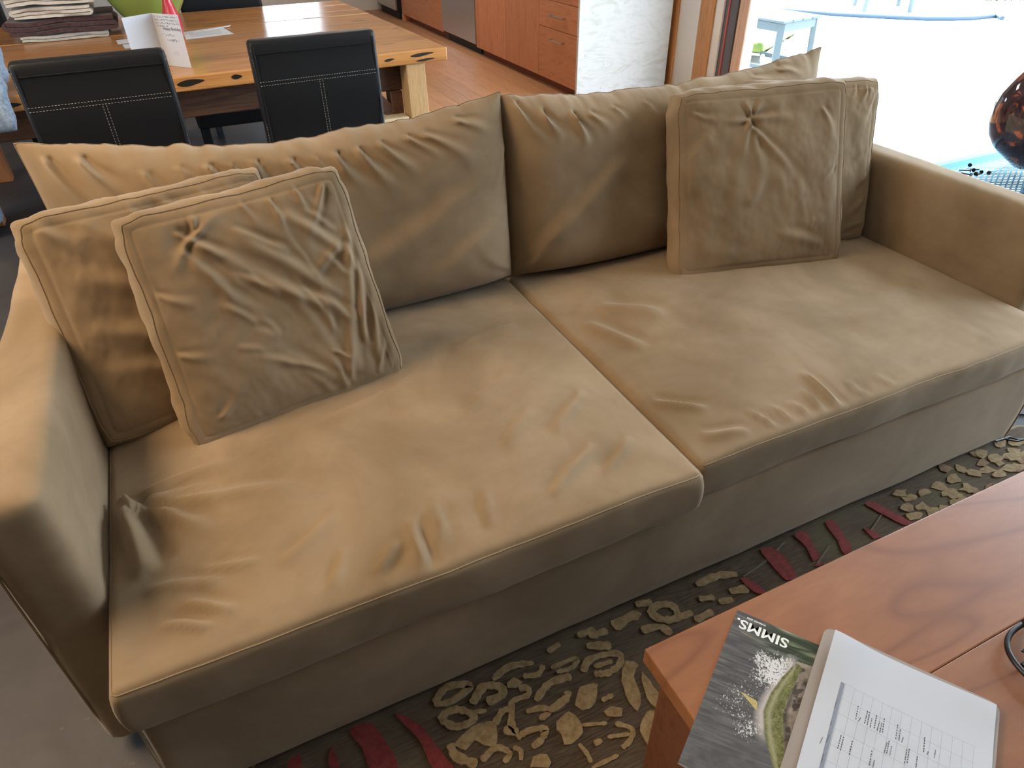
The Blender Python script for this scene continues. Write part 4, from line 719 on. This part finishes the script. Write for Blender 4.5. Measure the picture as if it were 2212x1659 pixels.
b=MB(); b.lathe([(0,.001),(.05,.001),(.09,.03),(.135,.066),(.16,.105),(.173,.15),(.175,.20),(.166,.245),(.14,.30),(.10,.36),(.075,.40),(.072,.42),(.064,.42),(.066,.39),(.12,.31),(.158,.22),(.15,.12),(.10,.05),(0,.03)],40); b.build('body',M['vase'],va,True,60)
# ------------------------------------------------------------------ dining table of reclaimed fir
DT=.76; tr=math.radians(2.2)
dt=thing('dining_table','heavy reclaimed fir dining table with dark knots behind the sofa','table',(.500,2.728,0),tr)
TL,TD=2.45,1.92; bd=[.245,.20,.29,.21,.30,.19,.26,.225]; y=0
for i,w in enumerate(bd):
    w=w*TD/sum(bd); b=MB(); b.box(-TL,0,y+.001,y+w-.001,DT-.062,DT-rng.uniform(0,.0015),.006 if i in(0,7) else .003,2)
    o=b.build('plank',M['table'] ,dt,True); 
    y+=w
def knot(px,pz,w,h,yy=-.0005,tilt=0):
    b=MB(); n=18; c=[b.bm.verts.new((px+math.copysign(abs(math.cos(q))**1.5,math.cos(q))*w*math.cos(tilt)-math.sin(q)*h*math.sin(tilt)*0,yy,pz+math.sin(q)*h*(1-.25*math.cos(q))+math.cos(q)*w*math.sin(tilt))) for q in [2*math.pi*k/n for k in range(n)]]
    f=b.bm.faces.new(c); ex=bmesh.ops.extrude_face_region(b.bm,geom=[f])
    for v in [e for e in ex['geom'] if isinstance(e,bmesh.types.BMVert)]: v.co.y+=.003
    return b.build('knot',M['knot'],dt)
for kx,kz,w,h,tl in [(-1.215,DT-.028,.058,.013,.06),(-1.02,DT-.026,.024,.010,0),(-.135,DT-.022,.062,.0075,.05),(-.118,DT-.047,.050,.0055,.05),(-.305,DT-.030,.026,.006,.1),(-1.90,DT-.035,.040,.010,0),(-.62,DT-.028,.022,.010,.2)]: knot(kx,kz,w,h,-.0006,tl)
def crack(b,x0,y0,l,w,a=.0):
    n=7; up_=[];dn=[]
    for k in range(n+1):
        t=k/n; x=x0+l*t; yy=y0+a*l*t+rng.uniform(-.002,.002); h=w*math.sin(math.pi*t)**.7*rng.uniform(.5,1)
        up_.append(b.bm.verts.new((x,yy+h,DT+.0004))); dn.append(b.bm.verts.new((x,yy-h,DT+.0004)))
    for k in range(n): b.bm.faces.new((dn[k],dn[k+1],up_[k+1],up_[k]))
for x0,y0,l,w in [(-.55,.47,.16,.006),(-.28,.22,.10,.005),(-.14,.30,.09,.004),(-.42,1.25,.12,.008),(-.62,.98,.10,.006),(-.85,.60,.14,.005),(-.9,1.4,.12,.006),(-.2,1.0,.13,.005),(-.08,.62,.06,.007),(-1.3,.4,.15,.006),(-.5,.75,.09,.006)]:
    b=MB(); crack(b,x0,y0,l,w,.02); b.build('crack',M['knot'],dt)
b=MB(); b.box(-TL+.35,-.13,.12,.19,DT-.20,DT-.062,.004,1); b.build('apron',M['darkbeam'],dt)
b=MB(); b.box(-TL+.35,-.13,TD-.19,TD-.12,DT-.20,DT-.062,.004,1); b.build('apron',M['darkbeam'],dt)
b=MB(); b.box(-.24,-.16,.19,TD-.19,DT-.16,DT-.062,.004,1); b.build('apron',M['darkbeam'],dt)
for yy in (.015,TD-.115):
    b=MB(); b.bar((-.170,yy+.05,DT-.062),(-.155,yy+.05,0),.10,.10,.004); b.build('leg',M['leg'],dt,True)
for yy in (.10,TD-.18):
    b=MB(); b.box(-.285,-.222,yy,yy+.08,0,DT-.2,.003,1); b.build('leg_post',M['darkbeam'],dt)
    b=MB(); b.bar((-.44,yy+.04,DT-.13),(-.23,yy+.04,DT-.37),.075,.06,.003); b.build('brace',M['darkbeam'],dt)
b=MB(); b.box(-2.31,-2.24,.75,.84,0,DT-.062,.004,1); b.build('leg',M['orangeleg'],dt,True)
b=MB(); b.box(-2.31,-2.24,1.5,1.59,0,DT-.062,.004,1); b.build('leg',M['orangeleg'],dt,True)
# ------------------------------------------------------------------ black leather dining chairs
def dashes(b,p0,p1,w=.0011,L=.0055,gap=.0045):
    p0=Vector(p0);p1=Vector(p1);d=p1-p0;n=int(d.length/(L+gap));d.normalize()
    for k in range(n):
        a=p0+d*(k*(L+gap)); b.bar(a,a+d*L,w,w)
def chair(label,loc,rz=0,w=.478,zt=.97,grp='black leather dining chairs'):
    t=thing('dining_chair',label,'chair',(*loc,0),rz,grp); h=w/2
    U,F=cubegrid(24,8,26); P=rounded(U,(h,.034,.27),.016)+np.array([0,0,zt-.27]); P[:,1]+=-.012*np.clip((P[:,2]-.7)/.27,0,1)**2*0; P[:,1]+=.004*np.cos(P[:,2]*20)*(U[:,1]<0)
    P[:,1]-=(U[:,1]<0)*.004*np.exp(-((P[:,2]-(zt-.045))/.012)**2)
    bk=pym('backrest',P,F,M['leather'],t)
    b=MB(); z=zt-.138
    dashes(b,(-h+.012,-.0385,z),(h-.012,-.0385,z)); dashes(b,(-h+.012,-.0385,z-.013),(h-.012,-.0385,z-.013)); dashes(b,(-.006,-.0385,z-.018),(-.006,-.0385,zt-.50)); dashes(b,(.006,-.0385,z-.018),(.006,-.0385,zt-.50))
    dashes(b,(-h+.004,-.026,zt-.03),(-h+.004,-.026,zt-.5)); dashes(b,(h-.004,-.026,zt-.03),(h-.004,-.026,zt-.5)); b.build('stitching',M['stitch'],t)
    b=MB(); b.tube([(-h+.014,-.0352,zt-.02),(-h+.013,-.0352,zt-.5)],.0022,6); b.tube([(h-.014,-.0352,zt-.02),(h-.013,-.0352,zt-.5)],.0022,6); b.tube([(-h+.02,-.0356,zt-.043),(h-.02,-.0356,zt-.043)],.002,6); b.tube([(-h+.01,-.0352,zt-.1445),(h-.01,-.0352,zt-.1445)],.0018,6); b.tube([(0,-.0352,zt-.15),(0,-.0352,zt-.5)],.0018,6); b.build('piping',M['leather'],t,True)
    U,F=cubegrid(16,16,6); P=rounded(U,(h+.004,.225,.045),.02)+np.array([0,.20,.435]); P[:,2]+=(U[:,2]>0)*.012*(1-U[:,0]**2)*(1-U[:,1]**2); pym('seat',P,F,M['leather'],t)
    for sx in (-1,1):
        for yy in (.0,.385):
            b=MB(); b.bar((sx*(h-.024),yy,.42),(sx*(h-.024),yy+(.012 if yy>.1 else -.02),0),.042,.042,.003); b.build('leg',M['leather'],t,True)
    return t
chair('black leather dining chair farther left, before the birthday card',(-1.026,2.10),math.radians(1.2))
chair('black leather dining chair nearest the knotted table corner',(-.270,2.105),math.radians(2.0))
chair('black leather dining chair across the table, behind the green bowl',(-.33,4.86),math.radians(181),.53,.98)
chair('black leather dining chair across the table, behind the towels',(-1.86,4.83),math.radians(178),.52,.98)
# dark padded bench under the table, between the two near chairs
bn=thing('padded_bench','low black padded bench under the dining table between the chairs','bench',(-.46,3.46,0))
U,F=cubegrid(20,14,6); pym('seat',rounded(U,(.26,.20,.05),.018)+np.array([0,0,.43]),F,M['leather'],bn)
b=MB(); dashes(b,(-.25,-.203,.462),(.25,-.203,.462)); dashes(b,(-.25,-.203,.452),(.25,-.203,.452)); b.build('stitching',M['stitch'],bn)
for sx in (-1,1):
    for sy in (-1,1):
        b=MB(); b.box(sx*.225-.02,sx*.225+.02,sy*.165-.02,sy*.165+.02,0,.38,.003,1); b.build('leg',M['leather'],bn,True)
ps=thing('wooden_stool','low pale maple stool under the table beside its right leg','stool',(.115,3.10,0))
M['maple']=wood('pale_maple',(.62,.50,.32),(.68,.56,.38),(.54,.42,.25),(10,1,10),.35,rnd=.05)
b=MB(); b.box(-.16,.16,-.36,.36,.42,.45,.006,2); b.build('seat',M['maple'],ps,True)
for sx in (-1,1):
    for sy in (-1,1):
        b=MB(); b.bar((sx*.13,sy*.31,.42),(sx*.14,sy*.33,.0125 if sx>0 else 0.0005),.04,.04,.003); b.build('leg',M['maple'],ps,True)
# ------------------------------------------------------------------ things on the table
def quad(name,p,m,parent,th=.0006):
    p=[Vector(q) for q in p]; n=(p[1]-p[0]).cross(p[3]-p[0]).normalized()*th; V=[*p,*[q+n for q in p]]
    return pym(name,V,[(0,3,2,1),(4,5,6,7),(0,1,5,4),(1,2,6,5),(2,3,7,6),(3,0,4,7)],m,parent,sm=False)
zt=DT+.0005; S_=Vector((-.790,2.955,zt)); Rr=Vector((-.690,2.838,zt)); Ll=Vector((-.912,2.874,zt)); H=Vector((0,0,.213))
card=thing('birthday_card','white folded birthday card standing open on the dining table','card',S_)
o0=Vector((0,0,0)); a=Rr-S_; c=Ll-S_
quad('card_panel',[o0,a,a+H,H],M['paper'],card); quad('card_panel',[c,o0,H,c+H],M['paper'],card)
ad=a.normalized(); nrm=ad.cross(Vector((0,0,1))).normalized(); nrm=nrm if nrm.y<0 else -nrm
def cp(u,v): return ad*(a.length*u)+Vector((0,0,v*.213))+nrm*.0012
text('printed_greeting','Happy Birthday',.0165,cp(.30,.70),ad,(0,0,1),M['ink'],card,.0002)
def scrawl(b,u0,v0,u1,amp,seed):
    r=random.Random(seed); n=int((u1-u0)*60)+3; pts=[]
    for k in range(n+1):
        if r.random()<.13 and len(pts)>1: b.tube(pts,.00055,4); pts=[]
        else: pts.append(cp(u0+(u1-u0)*k/n,v0+amp*r.uniform(-1,1)))
    if len(pts)>1: b.tube(pts,.00055,4)
b=MB()
for v,u1,sd in ((.945,.95,1),(.885,.97,2),(.825,.97,3),(.77,.52,4)): scrawl(b,.07,v,u1,.018,sd)
scrawl(b,.22,.60,.66,.028,5); scrawl(b,.36,.51,.78,.030,6); tag(b.build('handwriting',M['ink'],card),kind='stuff')
b=MB()
for q in range(4): p0=cp(.46,.29-.02*q); p1=cp(.66,.29-.02*q); b.tube([p0,p1],.0004,4)
b.build('small_print',M['inkline'],card)
lp=thing('loose_sheet','pale printed card lying flat on the dining table beside the birthday card','paper',(-.655,3.585,zt))
quad('sheet',[(0,0,0),(.25,.05,0),(.215,.32,.001),(0,.245,0)],M['paper'],lp)
quad('second_sheet',[(.05,.19,.0016),(.26,.30,.0016),(.27,.315,.006),(.05,.20,.0016)],M['paper'],lp)
b=MB()
for q in range(6): b.tube([(.03,.06+.028*q,.0011),(.19+.01*(q%2),.095+.028*q,.0011)],.0008,4)
tag(b.build('print_marks',M['ink'],lp),kind='stuff')
sp=thing('loose_note','small white paper scraps beside the towel stack','paper',(-.985,3.62,zt)); quad('note',[(0,0,0),(.13,.02,0),(.12,.16,0),(-.01,.13,0)],M['paper'],sp); quad('note',[(.03,-.15,.0008),(.12,-.13,.0008),(.12,-.02,.003),(.02,-.03,.0008)],M['paper'],sp)
bw=thing('green_bowl','large lime green glazed bowl on the dining table','bowl',(-.785,4.02,zt))
b=MB(); b.lathe([(0,.001),(.065,.001),(.08,.006),(.11,.03),(.155,.085),(.19,.14),(.222,.20),(.245,.27),(.250,.30),(.242,.302),(.215,.21),(.15,.10),(.08,.035),(0,.025)],48); b.build('bowl_body',M['green'],bw,True,60)
rb=thing('red_bottle','pear shaped red bottle before the green bowl','bottle',(-.695,3.72,zt))
b=MB(); b.lathe([(0,.001),(.036,.001),(.043,.02),(.047,.055),(.046,.085),(.038,.115),(.029,.145),(.023,.17),(.020,.20),(.019,.235),(.0,.24)],32); b.build('bottle_body',M['red'],rb,True,60)
b=MB(); b.lathe([(.0,.24),(.012,.24),(.010,.262),(.0,.268)],20); b.build('cap',M['red'],rb,True,60)
# folded towels: each a folded ribbon of cloth
def towel(label,x0,x1,y0,y1,z0,layers,th,m,sd,sag=.0,skew=0.0):
    r=np.random.RandomState(sd); L=[]; g=th*1.12
    for i in range(layers):
        z=z0+th/2+i*g; xa,xb=(x0+r.uniform(0,.02),x1-r.uniform(0,.025)); xs_=np.linspace(xa,xb,16); xs_=xs_ if i%2==0 else xs_[::-1]
        L+=[(x,z) for x in xs_]
        if i<layers-1:
            xe=xs_[-1]; s=1 if i%2==0 else -1
            L+=[(xe+s*math.sin(q)*g*.62,z+g/2-math.cos(q)*g/2) for q in (.5,1.1,1.57,2.1,2.6)]
    L=np.array(L); T_=np.gradient(L,axis=0); T_/=np.maximum(np.linalg.norm(T_,axis=1,keepdims=True),1e-9); Nn=np.stack([-T_[:,1],T_[:,0]],1)
    ny=14; V=[];F=[]; n=len(L)
    for side in (1,-1):
        Q=L+Nn*side*th*.44
        for j in range(ny+1):
            t=j/ny
            for x,z in Q:
                u=(x-x0)/(x1-x0); dz=.010*fbm(np.float64(u*3+sd),np.float64(t*2),sd)+sag*math.sin(u*7+sd)*(1-.5*t)
                yy=y0+(y1-y0)*t+.014*fbm(np.float64(u*4),np.float64(z*60),sd+2)*(1-t)+skew*u
                V.append((x,yy,z+max(dz,-(z-z0)*.5)))
    m1=(ny+1)*n
    for j in range(ny):
        for i in range(n-1):
            F.append((j*n+i,j*n+i+1,(j+1)*n+i+1,(j+1)*n+i)); F.append((m1+j*n+i,m1+(j+1)*n+i,m1+(j+1)*n+i+1,m1+j*n+i+1))
    for i in range(n-1): F.append((i,m1+i,m1+i+1,i+1)); F.append((ny*n+i,ny*n+i+1,m1+ny*n+i+1,m1+ny*n+i))
    for j in range(ny):
        F.append((j*n,(j+1)*n,m1+(j+1)*n,m1+j*n)); F.append((j*n+n-1,m1+j*n+n-1,m1+(j+1)*n+n-1,(j+1)*n+n-1))
    o=pym('folded_towel',V,F,m,ang=70); tag(o,label,'towel','folded towels on the dining table'); return settle(o,(x0,y0,z0))
z=zt
towel('thin grey towel at the bottom of the stack on the dining table',-1.45,-1.02,3.90,4.24,z,2,.012,M['terrygrey'],3); z+=.030
towel('thick dark brown towel low in the stack',-1.50,-.975,3.90,4.26,z,3,.022,M['terrybrown'],4,.006,.03); z+=.080
towel('tan folded towel in the middle of the stack',-1.44,-1.06,3.90,4.24,z,3,.015,M['terrytan'],5,.004,-.01); z+=.057
towel('cream folded towel just above the tan one',-1.47,-1.05,3.90,4.24,z,2,.016,M['terrytan'],6,.004); z+=.042
towel('white terry towel high in the stack',-1.43,-1.02,3.89,4.25,z,3,.018,M['terry'],7,.003); z+=.066
towel('white terry towel on top of the stack',-1.42,-1.0,3.90,4.25,z,3,.018,M['terry'],8,.004)
# denim and strap at the left frame edge
U,F=cubegrid(26,22,12)
P=rounded(U,(.27,.17,.07),.05); nz=fbm(P[:,0]*8,P[:,1]*8+P[:,2]*6,77); P+=(U/np.maximum(np.abs(U).max(1,keepdims=True),1e-6))*(nz*.035)[:,None]
P[:,2]-=np.clip(-(P[:,1]+.02),0,1)*.85*1.0; P[:,2]=np.where(P[:,1]>-.02,np.maximum(P[:,2],-.068),P[:,2])
P+=np.array([-1.655,2.71,DT+.082]); o=pym('denim_jacket',P,F,M['denim']); tag(o,'blue denim jacket slumped over the table edge at far left','jacket'); settle(o,(-1.655,2.74,DT))
b=MB(); b.bar((-1.62,2.70,.965),(-1.34,2.86,.785),.05,.006,.001); o=b.build('bag_strap',M['strap'],None,True); tag(o,'dark webbing strap lying across the denim jacket','strap'); settle(o,(-1.34,2.86,.77))
b=MB(); b.lathe([(0,.001),(.055,.001),(.062,.006),(.055,.011),(0,.012)],28); o=b.build('coaster',M['denim'],None,True); tag(o,'flat grey blue disc on the table beside the strap','coaster'); o.location=(-1.27,2.80,zt)
U,F=cubegrid(20,16,8); P=rounded(U,(.20,.11,.055),.045); P+=U*(fbm(P[:,0]*9,P[:,1]*9,88)*.025)[:,None]; P+=np.array([-1.955,3.30,.078]); o=pym('denim_bundle',P,F,M['denim']); tag(o,'blue denim bundle on the floor left of the sofa','clothes'); settle(o,(-1.955,3.30,.003))
# ------------------------------------------------------------------ kitchen run of cherry cabinets
FX=2.06
def bar_pull(t,ya,yb,z,ox_,oy_):
    b=MB(); b.bar((FX-.034-ox_,ya-oy_,z),(FX-.034-ox_,yb-oy_,z),.010,.012,.002)
    for yy in (ya+.022,yb-.022): b.bar((FX-.034-ox_,yy-oy_,z),(FX-.0005-ox_,yy-oy_,z),.010,.010)
    return b.build('handle',M['pull'],t,True)
def cab(label,y0,y1,name):
    t=thing(name,label,'cabinet',(2.4,(y0+y1)/2,0)); oy_=(y0+y1)/2
    b=MB(); b.box(FX+.022-2.4,2.72-2.4,y0-oy_+.001,y1-oy_-.001,.095,.88); b.build('body',M['cherry'],t)
    b=MB(); b.box(FX+.075-2.4,2.70-2.4,y0-oy_+.001,y1-oy_-.001,.012,.095); b.build('toe_kick',M['toe'],t); return t,2.4,oy_
t,a,c=cab('cherry drawer cabinet with two visible bar pulls beside the white panel',4.122,4.757,'drawer_cabinet')
for z0,z1,hz in ((.085,.463,.392),(.467,.658,.563),(.662,.872,.77)):
    b=MB(); b.box(FX-a,FX+.021-a,4.124-c,4.755-c,z0,z1,.0015,1); d=b.build('drawer',M['cherryh'],t); bar_pull(d,4.30,4.55,hz,a,c)
t,a,c=cab('cherry two door cabinet between the drawers and the dishwasher',4.757,6.098,'door_cabinet')
for ya,yb in ((4.759,5.40),(5.404,6.096)):
    b=MB(); b.box(FX-a,FX+.021-a,ya-c,yb-c,.085,.872,.0015,1); d=b.build('door',M['cherry'],t)
    b=MB(); b.box(FX-.0012-a,FX-a,yb-.075-c,yb-.004-c,.09,.868); b.build('grain_strip',M['cherry'],d)
dw=thing('dishwasher','stainless dishwasher with black toe space among the cherry cabinets','dishwasher',(2.4,6.56,0))
b=MB(); b.box(FX+.012-2.4,2.68-2.4,-.455,.455,.10,.87); b.build('body',M['black'],dw)
b=MB(); b.box(FX-.006-2.4,FX+.012-2.4,-.455,.455,.105,.872,.004,2); b.build('door',M['steel'],dw,True)
b=MB(); b.box(FX+.055-2.4,2.66-2.4,-.455,.455,.0125,.10); b.build('toe_space',M['black'],dw)
t,a,c=cab('cherry cabinet with level grain beyond the dishwasher',7.022,8.46,'base_cabinet')
for z0,z1 in ((.085,.56),(.564,.872)):
    b=MB(); b.box(FX-a,FX+.021-a,7.025-c,8.458-c,z0,z1,.0015,1); b.build('drawer',M['cherryh'],t)
b=MB(); b.box(FX-.004-a,FX+.10-a,8.400-c,8.458-c,.012,.085); b.build('end_foot',M['cherry'],t)
rg=thing('range','stainless range at the far end of the kitchen run','range',(2.35,8.93,0))
b=MB(); b.box(-.33,.33,-.42,.42,.10,.90); b.build('body',M['black'],rg)
b=MB(); b.box(-.36,-.33,-.42,.36,.12,.88,.004,2); b.build('door',M['steel'],rg,True)
b=MB(); b.box(-.30,.30,-.40,.40,.0125,.10); b.build('toe_space',M['black'],rg)
b=MB(); b.box(2.03-2.4,2.74-2.4,4.11-5,8.46-5,.88,.918,.004,2); o=b.build('countertop',M['concrete']); o.location=(2.4,5,0); tag(o,'grey countertop over the cherry cabinets','countertop')
b=MB(); b.box(2.052,2.882,4.092,4.118,.0125,.92,.0015,1); o=b.build('end_panel',M['whiteply']); tag(o,'whitewashed plywood end panel closing the cabinet run','panel'); settle(o,(2.49,4.105,.0125))
# ------------------------------------------------------------------ outside the doorway
SX,SY=.235,.33
sl=thing('patio_stool','pale blue grey wooden stool table on the bright patio','stool',(4.03,4.26,-.02),math.radians(9))
for q in range(4):
    x=-SX-.02+(2*SX+.04)/4*q; b=MB(); b.box(x+.003,x+(2*SX+.04)/4-.003,-SY-.02,SY+.02,.470,.490,.004,2); b.build('slat',M['stool'],sl)
for sx in (-1,1):
    for sy in (-1,1):
        b=MB(); b.bar((sx*(SX-.02),sy*(SY-.02),.470),(sx*(SX+.0),sy*(SY+.0),0),.055,.04,.003); b.build('leg',M['stool'],sl)
    b=MB(); b.box(sx*(SX-.005)-.01,sx*(SX-.005)+.01,-SY+.03,SY-.03,.405,.468,.002,1); b.build('apron',M['stool'],sl); b=MB(); b.box(sx*(SX-.01)-.012,sx*(SX-.01)+.012,-SY+.02,SY-.02,.10,.135,.002,1); b.build('stretcher',M['stool'],sl)
    b=MB(); b.box(-SX+.03,SX-.03,sx*(SY-.005)-.01,sx*(SY-.005)+.01,.405,.468,.002,1); b.build('apron',M['stool'],sl)
lc=thing('lounge_pad','lime green lounger pad on a low white frame behind the patio stool','lounger',(4.57,5.04,-.02),math.radians(31))
U,F=cubegrid(16,12,4); P=rounded(U,(.62,.33,.045),.03)+np.array([0,0,.165]); pym('cushion',P,F,M['lime'],lc)
M['whiteframe']=mat('white_metal',(.5,.5,.5),.5)
for sy in (-1,1):
    b=MB(); b.box(-.66,.66,sy*.345-.015,sy*.345+.015,.06,.12,.004,1); b.build('side_rail',M['whiteframe'],lc)
for q in range(7):
    b=MB(); b.box(-.60+.18*q,-.53+.18*q,-.33,.33,.095,.119,.003,1); b.build('slat',M['darkbeam'] if q%2 else M['whiteframe'],lc)
for sx in (-1,1):
    for sy in (-1,1):
        b=MB(); b.box(sx*.6-.02,sx*.6+.02,sy*.345-.014,sy*.345+.014,0,.06); b.build('leg',M['whiteframe'],lc)
mc=thing('patio_chair','grey metal patio chair at the top edge of the view','chair',(7.95,6.35,-.02),math.radians(-35))
for sx in (-1,1):
    for sy in (-1,1):
        b=MB(); b.tube([(sx*.28,sy*.27,0),(sx*.25,sy*.24,.43)],.028,10); b.build('leg',M['stool'],mc,True)
b=MB(); b.box(-.28,.28,-.27,.27,.43,.46,.012,2); b.build('seat',M['stool'],mc,True)
b=MB(); b.box(-.27,.27,.25,.28,.46,.95,.01,2); b.build('backrest',M['stool'],mc,True)
o=MB().tube([Vector((x,y,-.002)) for x,y in [(5.9,8.2),(6.5,7.2)]+HOSE],.026,8).build('garden_hose',M['hose'],None,True); tag(o,'blue garden hose lying across the far patio','hose');
